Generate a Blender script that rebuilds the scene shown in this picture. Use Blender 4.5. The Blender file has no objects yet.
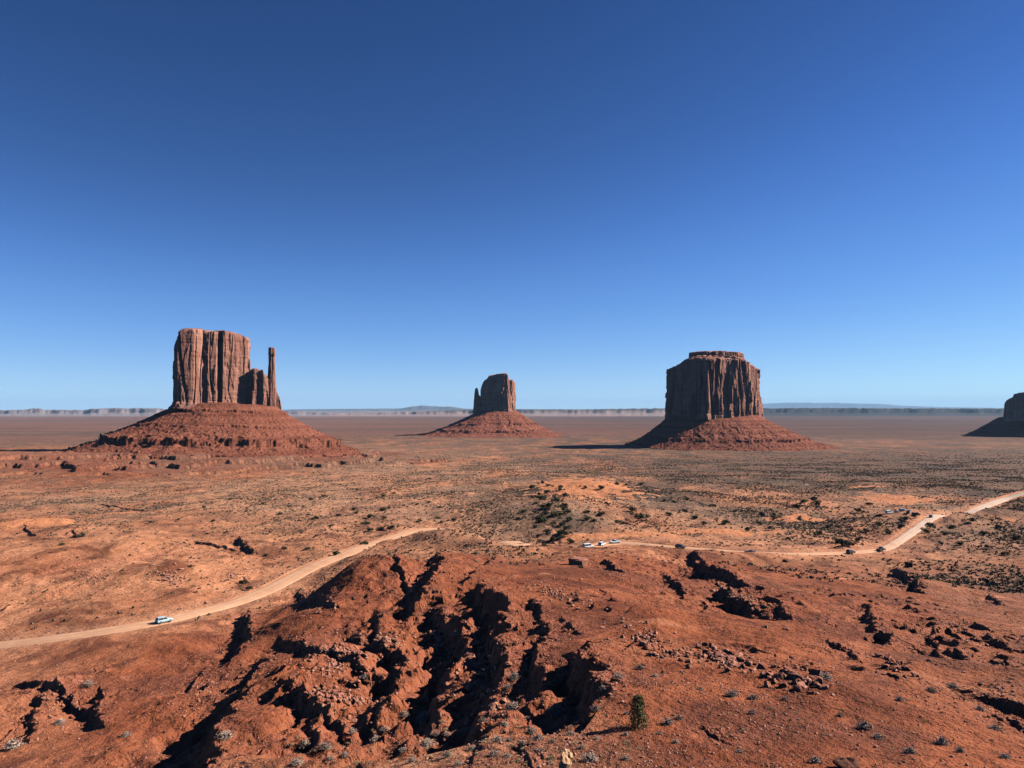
import bpy, bmesh, math, random
import numpy as np
from mathutils import Vector, Matrix, Euler

random.seed(7)
RNG = np.random.default_rng(11)
R = math.radians
scene = bpy.context.scene
COL = scene.collection

# ------------------------------------------------------------------ camera, sky, sun, exposure
F = 773.0
PITCH = math.atan((410 - 384) / F)
cam_data = bpy.data.cameras.new("camera")
cam_data.sensor_width = 36.0
cam_data.lens = 36.0 * F / 1024.0
cam_data.clip_start = 0.5
cam_data.clip_end = 400000.0
camera = bpy.data.objects.new("camera", cam_data)
camera.rotation_euler = (math.pi / 2 + PITCH, 0, 0)
COL.objects.link(camera)
scene.camera = camera

SUN_EL, SUN_AHEAD = 32.0, 12.0           # the sun stands to the right, a little ahead
world = bpy.data.worlds.new("World")
scene.world = world
world.use_nodes = True
wn = world.node_tree
wn.nodes.clear()
wo = wn.nodes.new("ShaderNodeOutputWorld")
wb = wn.nodes.new("ShaderNodeBackground")
sky = wn.nodes.new("ShaderNodeTexSky")
sky.sky_type = 'NISHITA'
sky.sun_disc = False
sky.sun_elevation = R(SUN_EL)
sky.sun_rotation = R(90 - SUN_AHEAD)
sky.altitude = 1600
sky.air_density = 0.7
sky.dust_density = 0.0
sky.ozone_density = 4.0
EXPOSURE = 1.0
SKY_S = 0.108 / 2 ** EXPOSURE
wb.inputs['Strength'].default_value = SKY_S
# clear dry desert air: deeper, more saturated blue overhead
k_in = wn.nodes.new("ShaderNodeVectorMath"); k_in.operation = 'SCALE'; k_in.inputs['Scale'].default_value = 0.108
k_out = wn.nodes.new("ShaderNodeVectorMath"); k_out.operation = 'SCALE'; k_out.inputs['Scale'].default_value = 1 / 0.108
cv = wn.nodes.new("ShaderNodeRGBCurve")
cv.mapping.use_clip = False; cv.mapping.extend = 'HORIZONTAL'
for ch, pts in enumerate((((0, 0), (.065, .017), (.168, .11), (.45, .40), (1, .8)), ((0, 0), (.125, .066), (.31, .29), (.64, .65), (1, 1)), ((0, 0), (.27, .235), (.57, .72), (.75, .90), (1, 1.05)))):
    c_ = cv.mapping.curves[ch]
    c_.points[0].location = pts[0]; c_.points[1].location = pts[-1]
    for q_ in pts[1:-1]: c_.points.new(*q_)
cv.mapping.update()
wn.links.new(sky.outputs[0], k_in.inputs[0]); wn.links.new(k_in.outputs[0], cv.inputs['Color'])
wn.links.new(cv.outputs[0], k_out.inputs[0]); wn.links.new(k_out.outputs[0], wb.inputs[0])
wn.links.new(wb.outputs[0], wo.inputs[0])

sun_data = bpy.data.lights.new("sun", 'SUN')
sun_data.energy = 5.0
sun_data.angle = R(0.53)
sun_data.color = (1.0, 0.94, 0.86)
sun = bpy.data.objects.new("sun", sun_data)
to_sun = Vector((math.cos(R(SUN_AHEAD)) * math.cos(R(SUN_EL)), math.sin(R(SUN_AHEAD)) * math.cos(R(SUN_EL)), math.sin(R(SUN_EL))))
sun.rotation_euler = to_sun.to_track_quat('Z', 'Y').to_euler()
COL.objects.link(sun)

scene.view_settings.view_transform = 'Standard'
scene.view_settings.look = 'None'
scene.view_settings.gamma = 1.0
scene.cycles.diffuse_bounces = 0
scene.cycles.volume_bounces = 0
scene.view_settings.exposure = EXPOSURE

# ------------------------------------------------------------------ numeric helpers
_perm = np.random.default_rng(3).permutation(256)
_perm = np.concatenate([_perm, _perm, _perm])
_ang = np.random.default_rng(5).uniform(0, 2 * np.pi, 256)
_gx, _gy = np.cos(_ang), np.sin(_ang)
_g3 = np.random.default_rng(6).normal(size=(256, 3))
_g3 /= np.linalg.norm(_g3, axis=1)[:, None]

def _fade(t): return t * t * t * (t * (t * 6 - 15) + 10)

def noise2(x, y):
    x = np.asarray(x, float); y = np.asarray(y, float)
    xi = np.floor(x); yi = np.floor(y); xf = x - xi; yf = y - yi
    xi = xi.astype(np.int64) & 255; yi = yi.astype(np.int64) & 255
    u = _fade(xf); v = _fade(yf)
    def g(i, j, dx, dy):
        h = _perm[_perm[i & 255] + (j & 255)]
        return _gx[h] * dx + _gy[h] * dy
    a = g(xi, yi, xf, yf); b = g(xi + 1, yi, xf - 1, yf)
    c = g(xi, yi + 1, xf, yf - 1); d = g(xi + 1, yi + 1, xf - 1, yf - 1)
    return ((a + u * (b - a)) + v * ((c + u * (d - c)) - (a + u * (b - a)))) * 1.4

def noise3(x, y, z):
    x, y, z = [np.asarray(q, float) for q in np.broadcast_arrays(x, y, z)]
    xi = np.floor(x); yi = np.floor(y); zi = np.floor(z)
    xf, yf, zf = x - xi, y - yi, z - zi
    xi, yi, zi = [q.astype(np.int64) & 255 for q in (xi, yi, zi)]
    u, v, w = _fade(xf), _fade(yf), _fade(zf)
    out = 0
    for i in (0, 1):
        for j in (0, 1):
            for k in (0, 1):
                h = _perm[_perm[_perm[(xi + i) & 255] + ((yi + j) & 255)] + ((zi + k) & 255)]
                d = _g3[h, 0] * (xf - i) + _g3[h, 1] * (yf - j) + _g3[h, 2] * (zf - k)
                out = out + d * (u if i else 1 - u) * (v if j else 1 - v) * (w if k else 1 - w)
    return out * 1.5

def fbm2(x, y, octs=4, gain=0.5):
    s = 0; a = 1.0
    for o in range(octs):
        s = s + a * noise2(x * 2 ** o + 17.3 * o, y * 2 ** o - 9.1 * o); a *= gain
    return s

def fbm3(x, y, z, octs=3, gain=0.5):
    s = 0; a = 1.0
    for o in range(octs):
        s = s + a * noise3(x * 2 ** o + 7.7 * o, y * 2 ** o - 3.1 * o, z * 2 ** o + 1.9 * o); a *= gain
    return s

def worley2(x, y, seed=0):
    """distance to the nearest cell point and that cell's random value"""
    xi = np.floor(x); yi = np.floor(y)
    best = np.full(x.shape, 9.0); val = np.zeros(x.shape); second = np.full(x.shape, 9.0)
    for i in (-1, 0, 1):
        for j in (-1, 0, 1):
            cx = (xi + i).astype(np.int64); cy = (yi + j).astype(np.int64)
            h = _perm[_perm[(cx + seed) & 255] + (cy & 255)]
            h2 = _perm[h + 31]
            d = np.hypot(cx + h / 256.0 - x, cy + h2 / 256.0 - y)
            m = d < best
            second = np.where(m, best, np.minimum(second, d))
            val = np.where(m, _perm[h + 77] / 255.0, val)
            best = np.where(m, d, best)
    return best, second, val

def sstep(a, b, x):
    t = np.clip((x - a) / (b - a), 0, 1)
    return t * t * (3 - 2 * t)

def ray(px, py):
    x = (np.asarray(px, float) - 512) / F; y = (384 - np.asarray(py, float)) / F
    c, s = math.cos(PITCH), math.sin(PITCH)
    return np.stack([x, c - s * y, s + c * y], -1)

def P(px, py, D):
    d = ray(px, py)
    return d * (np.asarray(D, float) / d[..., 1])[..., None]

# ------------------------------------------------------------------ the lie of the land
# what the picture shows at a pixel and how far away that ground is: (x, y, metres, redness, scrub)
CTRL = [
 (-150,768,120,.6,0),(0,768,112,.5,0),(130,768,100,.7,0),(250,768,83,.6,0),(400,768,61,.1,.05),(512,768,52,.15,.1),(700,768,50,1,0),(900,768,50,1,0),(1024,768,50,1,0),(1200,768,52,1,0),
 (-150,700,165,.5,0),(0,700,155,.5,0),(100,700,153,.7,0),(200,700,137,.9,0),(300,700,115,.9,0),(400,700,94,1,0),(512,700,79,1,0),(640,700,68,1,0),(800,700,71,1,0),(1024,700,75,1,.1),(1200,700,80,1,.1),
 (0,650,212,.25,0),(100,650,196,.5,0),(200,650,187,.9,0),(300,650,158,1,0),(400,650,133,1,0),(512,650,113,1,0),(640,650,100,1,0),(800,650,103,1,0),(1024,650,112,1,.1),(1200,650,120,1,.1),
 (0,610,262,.2,0),(100,600,262,.3,0),(200,610,246,.3,0),(256,622,218,.8,0),(330,595,222,1,0),(400,600,183,1,0),(512,600,155,1,0),(640,600,160,1,0),(800,600,172,1,0),(900,600,192,.9,.2),(1024,600,215,.8,.3),(1250,600,230,.8,.3),
 (270,588,285,.2,0),(330,555,345,.2,.1),(372,563,238,1,0),(372,553,322,.25,.1),(325,581,284,.25,.1),(298,601,264,.2,0),(410,556,292,.3,.1),(440,549,305,.35,.1),(450,560,240,.75,0),(520,562,250,.65,.1),(600,562,252,.9,0),(700,562,262,.8,0),(800,572,262,.7,.1),(900,572,285,.6,.2),(1024,570,300,.6,.3),
 (-100,560,340,.3,0),(0,560,335,.3,0),(100,560,335,.3,0),(200,560,335,.3,0),
 (425,537,350,.3,.1),(445,533,342,.3,.2),(472,533.5,328,.4,.2),(496,538,318,.4,.2),(470,547,385,.5,.1),(500,549,352,.5,.1),(516,544.5,331,.6,0),(600,546,350,.3,0),(700,550,345,.25,.05),(800,553,342,.3,.1),(890,550,365,.3,.1),(1024,547,375,.5,.4),(1250,547,380,.5,.4),
 (0,530,430,.5,.1),(100,525,445,.45,.2),(230,530,425,.45,.2),(430,526,440,.2,.3),(560,525,440,.3,.9),(650,525,440,.3,.3),(740,525,455,.25,.4),(850,525,455,.2,.8),(935,517,480,.2,.4),(1024,520,470,.2,.9),(1250,520,470,.2,.9),
 (0,500,620,.5,.3),(150,500,610,.35,.5),(300,500,600,.2,.45),(420,500,600,.15,.4),(520,500,570,.25,.75),(575,497,530,.05,.3),(620,500,560,.25,.8),(720,500,590,.3,.7),(880,502,590,.1,.6),(1000,497,610,.2,.9),(1250,497,610,.2,.9),
 (0,478,860,.7,.2),(200,478,880,.6,.25),(350,478,880,.3,.45),(575,480,760,.3,.7),(720,475,900,.3,.9),(880,475,900,.3,1),(1024,475,900,.3,1),(1250,475,900,.3,1),
 (-200,455,1550,.4,.4),(0,455,1550,.4,.4),(400,456,1500,.5,.5),(560,456,1500,.3,.8),(850,455,1550,.5,.9),(1024,455,1550,.4,1),(1250,455,1550,.4,1),
]
FAR = [(2400,-93.5),(3800,-99),(6000,-104),(12000,-112),(30000,-120),(130000,-125)]
cx = np.array([c[:3] for c in CTRL], float)
cp = P(cx[:, 0], cx[:, 1], cx[:, 2])
A0 = np.arctan2(cp[:, 0], cp[:, 1]); L0 = np.log(np.hypot(cp[:, 0], cp[:, 1]))
Z0 = cp[:, 2]; C0 = np.array([c[3:5] for c in CTRL], float)
ext_a, ext_l, ext_z, ext_c = [], [], [], []
for d, z in FAR:
    for a in (-.75, -.5, -.25, 0, .25, .5, .75):
        ext_a.append(a); ext_l.append(math.log(d)); ext_z.append(z); ext_c.append((.35, .8))
for d, z in ((3, -2.2), (10, -5.6), (25, -12.8)):
    for a in (-.75, -.35, 0, .35, .75):
        ext_a.append(a); ext_l.append(math.log(d)); ext_z.append(z); ext_c.append((1, 0))
TA = np.concatenate([A0, ext_a]); TL = np.concatenate([L0, ext_l])
TZ = np.concatenate([Z0, ext_z]); TC = np.concatenate([C0, np.array(ext_c)])
TV = np.column_stack([TZ, TC])
def _phi(r2): return np.where(r2 > 1e-12, 0.5 * r2 * np.log(np.maximum(r2, 1e-12)), 0)
LS = 0.8
def _tps_fit():
    X = np.column_stack([TA, TL * LS]); n = len(X)
    K = _phi(((X[:, None] - X[None]) ** 2).sum(-1)) + np.eye(n) * 1e-4
    Pm = np.column_stack([np.ones(n), X])
    M = np.block([[K, Pm], [Pm.T, np.zeros((3, 3))]])
    return X, np.linalg.solve(M, np.vstack([TV, np.zeros((3, 3))]))
TX, TW = _tps_fit()
def base(X, Y):
    """smooth height, redness, scrub cover"""
    X = np.asarray(X, float); Y = np.asarray(Y, float); shp = X.shape
    a = np.clip(np.arctan2(X, Y), -.75, .75).ravel(); l = np.log(np.maximum(np.hypot(X, Y), 2.5)).ravel() * LS
    out = np.empty((a.size, 3))
    for s in range(0, a.size, 60000):
        e = slice(s, s + 60000)
        r2 = (a[e, None] - TX[None, :, 0]) ** 2 + (l[e, None] - TX[None, :, 1]) ** 2
        out[e] = _phi(r2) @ TW[:-3] + TW[-3] + a[e, None] * TW[-2] + l[e, None] * TW[-1]
    return out[:, 0].reshape(shp), out[:, 1].reshape(shp), out[:, 2].reshape(shp)

def first_hit(px, py, hfun, d0=30., d1=6000., n=420):
    px = np.atleast_1d(np.asarray(px, float)); py = np.atleast_1d(np.asarray(py, float))
    d = ray(px, py); d = d / d[:, 1:2]
    D = np.geomspace(d0, d1, n)
    pts = d[:, None, :] * D[None, :, None]
    below = pts[..., 2] < hfun(pts[..., 0], pts[..., 1])
    i = np.argmax(below, 1); i = np.where(below.any(1), i, n - 1); i = np.maximum(i, 1)
    lo, hi = D[i - 1].copy(), D[i].copy()
    for _ in range(12):
        m = (lo + hi) / 2; p = d * m[:, None]
        b = p[:, 2] < hfun(p[:, 0], p[:, 1])
        hi = np.where(b, m, hi); lo = np.where(b, lo, m)
    return d * hi[:, None]

def bz(X, Y): return base(X, Y)[0]

# steep broken banks: crest line from far to near, the drop lies on its left; (pixels, drop, crest width, gully width)
SCARPS = [
 ([(441,552),(443,566),(432,584),(418,600)],6.5,12,10), ([(444,594),(464,616),(467,634),(456,660),(446,694)],7.2,12,12),
 ([(486,584),(507,604),(513,630),(510,655),(502,682),(490,722)],7.8,14,12), ([(538,600),(549,640),(536,684)],2.8,10,6),
 ([(592,658),(607,678),(616,696),(600,712)],7.0,16,9), ([(352,720),(345,738),(318,750)],2.6,9,5),
 ([(320,702),(322,720),(296,738)],4.0,10,7), ([(250,696),(226,722),(219,745),(224,785)],7.0,16,10),
 ([(268,650),(257,680),(230,706)],3.2,10,6), ([(250,612),(252,640),(232,660)],4.5,12,7),
 ([(400,638),(396,672)],3.4,9,6), ([(378,606),(380,642)],3.4,9,6), ([(380,672),(384,706)],3.2,9,6),
 ([(282,640),(330,654),(396,664)],2.6,8,4), ([(286,690),(345,700),(388,712)],2.6,8,4), ([(350,628),(385,638),(412,646)],2.2,8,4), ([(300,590),(322,600),(338,612)],2.6,8,4), ([(20,690),(60,694),(100,712)],2.2,8,4),
 ([(492,564),(464,583)],2.6,9,4), ([(468,545),(448,557)],2,9,4),
 ([(382,558),(402,570),(412,582)],3.5,14,8),
 ([(698,551),(706,563),(717,575)],7.5,10,15), ([(716,568),(744,580),(764,590)],5.5,10,13), ([(724,588),(752,602),(780,617)],6,9,14), ([(664,572),(690,590)],2.5,9,8), ([(898,568),(914,580),(926,594)],4.5,14,8), ([(868,604),(876,632)],2.4,10,7), ([(775,606),(798,620)],2.2,10,6),
 ([(240,538),(256,553)],4.6,14,8), ([(196,540),(238,547)],2.6,10,6), ([(74,532),(84,541)],2.4,14,6), ([(24,529),(36,535)],2.0,14,6),
 ([(985,578),(1001,585)],2,10,6), ([(990,596),(1004,606)],2.2,10,7), ([(932,634),(946,656)],1.6,8,4), ([(950,650),(980,664)],1.1,8,4), ([(995,664),(1024,672)],.9,8,4), ([(880,634),(930,648)],1.0,8,4),
 ([(42,700),(30,740)],3.0,9,6), ([(100,696),(104,726)],2.6,9,6), ([(206,664),(190,690)],1.4,9,5),
 ([(606,560),(624,573)],2.4,9,6), 
 ([(690,500),(760,512)],1.4,14,8), ([(900,520),(935,528)],1.4,14,8), ([(640,505),(700,516)],1.4,14,8), ([(100,505),(160,512)],1.6,14,8), ([(120,560),(170,548)],1.4,14,8), ([(40,575),(110,560)],1.2,14,8),
 ([(960,690),(1000,700)],1.0,6,3), ([(520,742),(535,768)],.35,3,1.0), ([(1008,720),(1030,735)],.6,4,2), ([(706,730),(728,742)],.35,3,1.2), ([(830,640),(860,660)],1.0,6,3), ([(560,620),(580,640)],.9,7,3), ([(480,740),(470,768)],.3,3,1),
]
# low hills: (pixel of the top, height, radius in m)
MOUNDS = [(366,574,4.5,15), (742,560,-2.2,24), (758,561,-2.0,20), (700,556,-1.0,14), (330,664,2.2,12), (917,588,2.0,12), (60,692,2.0,12), (582, 488, 5.0, 38), (560,665,1.6,9), (300,625,2.5,12), (480,560,2.0,16), (40,525,3.0,30), (120,540,2.5,26), (173,573,4.0,11), (650,620,1.5,14), (840,700,1.4,9), (952,521,4.6,17), (985,514,3.0,16)]
SC = []
for pts, H, wR, wG in SCARPS:
    q = np.array(pts, float)
    w = first_hit(q[:, 0], q[:, 1], bz)[:, :2]
    SC.append((w, H, wR, wG))

MO = [(first_hit(q[0], q[1], bz)[0][:2], q[2], q[3]) for q in MOUNDS]
def scarp_field(X, Y):
    off = np.zeros(X.shape); rough = np.zeros(X.shape)
    jx = fbm2(X / 7.0, Y / 7.0, 3); jy = noise2(X / 2.3 + 50, Y / 2.3)
    for w, H, wR, wG in SC:
        H = H * .68; wG = wG * 1.15
        m = 3.0 * max(wR, wG) + H
        lo = w.min(0) - m; hi = w.max(0) + m
        ix = np.nonzero((X > lo[0]) & (X < hi[0]) & (Y > lo[1]) & (Y < hi[1]))
        if not len(ix[0]): continue
        x = X[ix]; y = Y[ix]
        best = np.full(x.shape, 1e9); sd = np.zeros(x.shape); tt = np.zeros(x.shape)
        seg = np.diff(w, axis=0); ln = np.hypot(seg[:, 0], seg[:, 1]); cum = np.concatenate([[0], np.cumsum(ln)]); tot = cum[-1]
        for k in range(len(seg)):
            t = np.clip(((x - w[k, 0]) * seg[k, 0] + (y - w[k, 1]) * seg[k, 1]) / ln[k] ** 2, 0, 1)
            dx = x - w[k, 0] - t * seg[k, 0]; dy = y - w[k, 1] - t * seg[k, 1]
            d = np.hypot(dx, dy); s = np.sign(seg[k, 0] * (y - w[k, 1]) - seg[k, 1] * (x - w[k, 0]))
            b = d < best
            best = np.where(b, d, best); sd = np.where(b, s * d, sd)
            raw = ((x - w[k, 0]) * seg[k, 0] + (y - w[k, 1]) * seg[k, 1]) / ln[k]
            tt = np.where(b, cum[k] + raw, tt)
        sd = sd + (jx[ix] * 2.3 + jy[ix] * .8) * min(1, H / 4)
        end = np.minimum(tt, tot - tt)                       # negative beyond the ends
        tap = sstep(-1.2 * H - 2, 1.0 * H + 2, end) * (.85 + .25 * jx[ix])
        wL = 0.75 * H
        h, g = .12 * H, .82 * H
        right = h * np.exp(-np.maximum(sd, 0) / wR)
        k = sstep(0, 1, -sd / wL)
        left = h + (-g - h) * k
        left = np.where(-sd > wL, -g * np.exp(-((-sd - wL) / wG) ** 2), left)
        off[ix] += np.where(sd >= 0, right, left) * tap
        rough[ix] = np.maximum(rough[ix], tap * np.where(sd > 0, np.exp(-sd / 2.5), np.exp(-np.maximum(-sd - wL, 0) / (wG * .9))))
    for w, h, rr in MO:
        off += h * np.exp(-((X - w[0]) ** 2 + (Y - w[1]) ** 2) / rr ** 2)
    return off, rough

# the dirt road: centre line in pixels on the smooth ground
ROAD_PX = [(-60,649,0),(0,645,0),(60,637,0),(110,630,0),(168,620,0),(215,608,0),(250,597,0),(272,588,0),(292,577,0),(320,563,0),(350,552,0),(385,540,0),(408,531,0),(434,527.5,0)]
ROAD2_PX = [(516,544.5),(550,545.5),(583,547),(600,544.5),(620,542.5),(660,545.5),(700,549),(750,552.5),(800,554),(850,552.5),(885,549),(903,538),(920,526),(936,515),(960,512.5),(985,506),(1005,498.5),(1026,492.5),(1060,488)]
def smooth_line(p, n):
    p = np.asarray(p, float)
    d = np.concatenate([[0], np.cumsum(np.hypot(*np.diff(p[:, :2], axis=0).T))])
    t = np.linspace(0, d[-1], n); q = np.column_stack([np.interp(t, d, p[:, k]) for k in range(p.shape[1])])
    for _ in range(40): q[1:-1] = .25 * q[:-2] + .5 * q[1:-1] + .25 * q[2:]
    return q
rp = np.array(ROAD_PX, float)
r1 = first_hit(rp[:, 0], rp[:, 1], bz, d0=150)
rq = np.array(ROAD2_PX, float)
r2 = first_hit(rq[:, 0], rq[:, 1], bz, d0=290)
lead = np.array([P(452, 530, 425), P(478, 540, 385), P(500, 546, 350)])
ROAD = smooth_line(np.vstack([r1, lead, r2])[:, :2], 900)
ROADZ = bz(ROAD[:, 0], ROAD[:, 1])
for _ in range(60): ROADZ[1:-1] = .25 * ROADZ[:-2] + .5 * ROADZ[1:-1] + .25 * ROADZ[2:]
_rpx = 512 + F * ROAD[:, 0] / ROAD[:, 1]
ROADZ -= 5.0 * np.exp(-((_rpx - 958) / 12.0) ** 2) * (np.arange(900) > 600)
ROADHW = (4.2 + .5 * noise2(np.arange(900) / 40., np.zeros(900))) * (1 - .25 * sstep(760, 800, np.arange(900.))) * (1 - .28 * sstep(430, 470, np.arange(900.)) * (1 - sstep(640, 680, np.arange(900.))))

def road_near(X, Y):
    """distance to the road, road height there"""
    dist = np.full(X.shape, 1e9); rz = np.zeros(X.shape)
    r = np.hypot(X, Y)
    ix = np.nonzero((r > 180) & (r < 900) & (Y > 0))
    x = X[ix]; y = Y[ix]; b = np.full(x.shape, 1e9); z = np.zeros(x.shape)
    C = 3
    for k in range(0, 900 - C, C):
        a = ROAD[k]; e = ROAD[min(k + C, 899)] - a; L2 = e @ e + 1e-9
        near = np.abs(x - a[0]) < 60
        t = np.clip(((x - a[0]) * e[0] + (y - a[1]) * e[1]) / L2, 0, 1)
        d = np.hypot(x - a[0] - t * e[0], y - a[1] - t * e[1])
        m = d < b
        b = np.where(m, d, b); z = np.where(m, ROADZ[k] + t * (ROADZ[min(k + C, 899)] - ROADZ[k]), z)
    dist[ix] = b; rz[ix] = z
    return dist, rz

WMC = P(226, 404, 1300)[:2]
def bench(X, Y):
    """stepped red benches round the foot of the nearest butte"""
    dx = (X - WMC[0] + 130) / 560; dy = (Y - WMC[1]) / 490
    d = np.hypot(dx, dy) + .10 * fbm2(X / 160., Y / 160., 3)
    return 1 - sstep(.45, 1.05, d)

CRUST_SHADES = [(*first_hit(x, y, bz)[0][:2], rx, ry) for x, y, rx, ry in ((745, 722, 6.5, 6), (560, 645, 6, 5), (728, 586, 22, 24), (130, 690, 14, 12), (860, 735, 5, 3), (470, 545, 12, 9), (930, 660, 8, 6), (173, 575, 8, 14), (250, 584, 6, 10), (60, 530, 10, 16), (330, 640, 9, 8), (640, 690, 4, 3))]  # dark soil crusts; in the scree hollow also its shade, painted as colour
SANDY = [(*first_hit(x, y, bz)[0][:2], rx, ry) for x, y, rx, ry in ((582, 488, 46, 120), (893, 499, 24, 40), (610, 536, 34, 12), (870, 487, 20, 20), (800, 519, 14, 14), (40, 527, 22, 14), (130, 512, 26, 10), (720, 532, 30, 8))]
ZONES_PX = [(335, 662, 95, 62, 1.0), (450, 625, 85, 75, 1.0), (400, 590, 60, 30, .7), (65, 700, 70, 42, .9), (960, 640, 110, 45, 1.0), (700, 652, 110, 22, .55), (600, 600, 90, 22, .45), (200, 690, 60, 34, .6), (870, 600, 80, 26, .6), (730, 592, 62, 24, 1.25), (990, 715, 70, 45, .65), (560, 690, 60, 40, .8), (840, 680, 80, 25, .5), (300, 600, 40, 22, .8)]
ZONES = []
for x, y, rx, ry, am in ZONES_PX:
    h_ = first_hit(x, y, bz)[0]
    ZONES.append((h_[0], h_[1], rx * h_[1] / F, ry * h_[1] ** 2 / (F * -h_[2]), am))
def saw(X, Y, lam, warp, seed):
    """ridges with a gentle right side and a broken steep left side"""
    u = (X * .93 - Y * .36) / lam + warp * fbm2(X / (lam * 2.6) + seed, Y / (lam * 2.6), 3)
    f = u - np.floor(u)
    return np.where(f < .16, sstep(0, .16, f), ((1 - f) / .84) ** 1.3)
def broken(X, Y):
    m = np.zeros(X.shape)
    for x, y, rx, ry, am in ZONES:
        m = np.maximum(m, am * np.exp(-(((X - x) / rx) ** 2 + ((Y - y) / ry) ** 2) ** 1.5))
    return m
def height(X, Y, full=False):
    X = np.asarray(X, float); Y = np.asarray(Y, float)
    z, red, veg = base(X, Y)
    red = np.clip(red, 0, 1); veg = np.clip(veg, 0, 1)
    r = np.hypot(X, Y)
    hill = red * (1 - sstep(300, 420, r)) * sstep(30, 60, r)
    mid = sstep(150, 260, r) * (1 - sstep(2000, 6000, r)) * (1 - hill)
    wx = X + 6 * noise2(X / 30., Y / 30.); wy = Y + 6 * noise2(X / 30. + 9, Y / 30. + 4)
    rid = 1 - np.abs(noise2((wx + wy * .35) / 17., (wy - wx * .25) / 30.)) * 1.6
    rid2 = 1 - np.abs(noise2((wx + wy * .5) / 6.5 + 3, (wy - wx * .3) / 10.)) * 1.6
    near = sstep(52, 95, r)
    z = z + hill * (near * (.9 * (rid - .55) + .22 * (rid2 - .5)) + .35 * fbm2(X / 21., Y / 21., 3) * (.3 + near * .9) + .10 * fbm2(X / 3.4, Y / 3.4, 3) * (.45 + .55 * near) + .018 * fbm2(X / .7, Y / .7, 2))
    z = z + mid * (2.0 * fbm2(X / 60., Y / 60., 4) + 1.2 * (.55 - np.abs(noise2(X / 45. + 7, Y / 45.)) * 1.6) + .35 * fbm2(X / 9., Y / 9., 3)) * (1 - .5 * sstep(600, 1200, r))
    z = z + sstep(700, 2200, r) * (1 - sstep(9000, 20000, r)) * 3.0 * fbm2(X / 420., Y / 420., 4)
    off, rough = scarp_field(X, Y)
    z = z + off
    zn = broken(X, Y)
    a1 = sstep(-.1, .45, fbm2(X / 13. + 21, Y / 13., 3)); a2 = sstep(-.15, .4, fbm2(X / 6. + 61, Y / 6. + 8, 3))
    z = z + zn * (1.75 * a1 * (saw(X, Y, 8.5, .9, 3.) - .4) + .8 * a2 * (saw(X, Y, 3.3, 1.1, 8.) - .4))
    ml = mid * (1 - sstep(520, 800, r)) * sstep(.05, .5, fbm2(X / 50. + 5, Y / 50., 3))
    z = z + ml * (2.1 * a1 * (saw(X, Y, 19., .9, 5.) - .4) + .4 * a2 * (saw(X, Y, 7., 1.1, 6.) - .4))
    rough = np.maximum(rough, zn * a1 * .9); rough = np.maximum(rough, .6 * ml * a1)
    # blocky broken ground in the gullies
    f1, f2, val = worley2(X / 1.9, Y / 1.9)
    g1, g2, val2 = worley2(X / .85, Y / .85, 9)
    blk = (val - .4) * 1.0 * sstep(.02, .25, f2 - f1) + (val2 - .4) * .45 * sstep(.02, .25, g2 - g1)
    z = z + rough * (blk * .55 + .22 * fbm2(X / 2.6, Y / 2.6, 3)) * (1 - sstep(260, 420, r))
    # low broken strata ledges on the red slopes
    led = hill * sstep(.05, .45, fbm2(X / 38. + 40, Y / 38., 2)) * near
    zz = z * 1.1 + .55 * noise2(X / 9., Y / 9.)
    fr = zz - np.floor(zz)
    z = z + led * (sstep(.0, .3, fr) - fr) * .55
    b = bench(X, Y)
    z = z + b * 20
    st = 6.0; q = (z + 1.6 * fbm2(X / 60., Y / 60., 3)) / st; fr = q - np.floor(q)
    z = z + sstep(.05, .35, b) * ((sstep(.70, .78, fr) - fr) * st * .95 + .7 * fbm2(X / 14., Y / 14., 3))
    d, rz = road_near(X, Y)
    k = 1 - sstep(4.5, 15, d)
    z = z * (1 - k) + (rz - .30 + .42 * sstep(4.0, 5.2, d)) * k
    jn = fbm2(X / 14., Y / 14., 2); sandy = np.zeros(X.shape)
    for q in SANDY:
        m = np.exp(-((X - q[0]) / q[2]) ** 2 - ((Y - q[1]) / q[3]) ** 2) * 1.6 + .75 * jn
        m = sstep(.5, .8, m) * (np.hypot(X - q[0], Y - q[1]) < 4 * q[3])
        veg = veg * (1 - m); red = red * (1 - m); sandy = np.maximum(sandy, m)
    crust_shade = np.zeros(X.shape); 
    for q in CRUST_SHADES:
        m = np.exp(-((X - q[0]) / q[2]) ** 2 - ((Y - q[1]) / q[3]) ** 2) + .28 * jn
        crust_shade = np.maximum(crust_shade, sstep(.3, .75, m) * (np.hypot(X - q[0], Y - q[1]) < 3 * max(q[2], q[3])))
    if full: return z, red, veg, rough, k, b, hill, d, crust_shade, sandy
    return z

def hz(X, Y): return height(X, Y)
def hit(px, py, **k): return first_hit(px, py, hz, **k)

# ------------------------------------------------------------------ mesh / object helpers
def mesh_obj(name, V, Fq, mat, parent=None, smooth=True, attrs=None):
    V = np.asarray(V, np.float32)
    me = bpy.data.meshes.new(name)
    if isinstance(Fq, np.ndarray):
        n, k = Fq.shape
        me.vertices.add(len(V)); me.vertices.foreach_set("co", V.ravel())
        me.loops.add(n * k); me.loops.foreach_set("vertex_index", Fq.astype(np.int32).ravel())
        me.polygons.add(n); me.polygons.foreach_set("loop_start", np.arange(0, n * k, k, dtype=np.int32))
    else:
        me.from_pydata(V.tolist(), [], Fq)
    me.update(calc_edges=True); me.validate()
    me.polygons.foreach_set("use_smooth", np.full(len(me.polygons), smooth, bool))
    for an, av in (attrs or {}).items():
        at = me.attributes.new(an, 'FLOAT', 'POINT'); at.data.foreach_set("value", np.asarray(av, np.float32).ravel())
    if mat: me.materials.append(mat)
    o = bpy.data.objects.new(name, me); COL.objects.link(o)
    if parent: o.parent = parent
    return o

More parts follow.
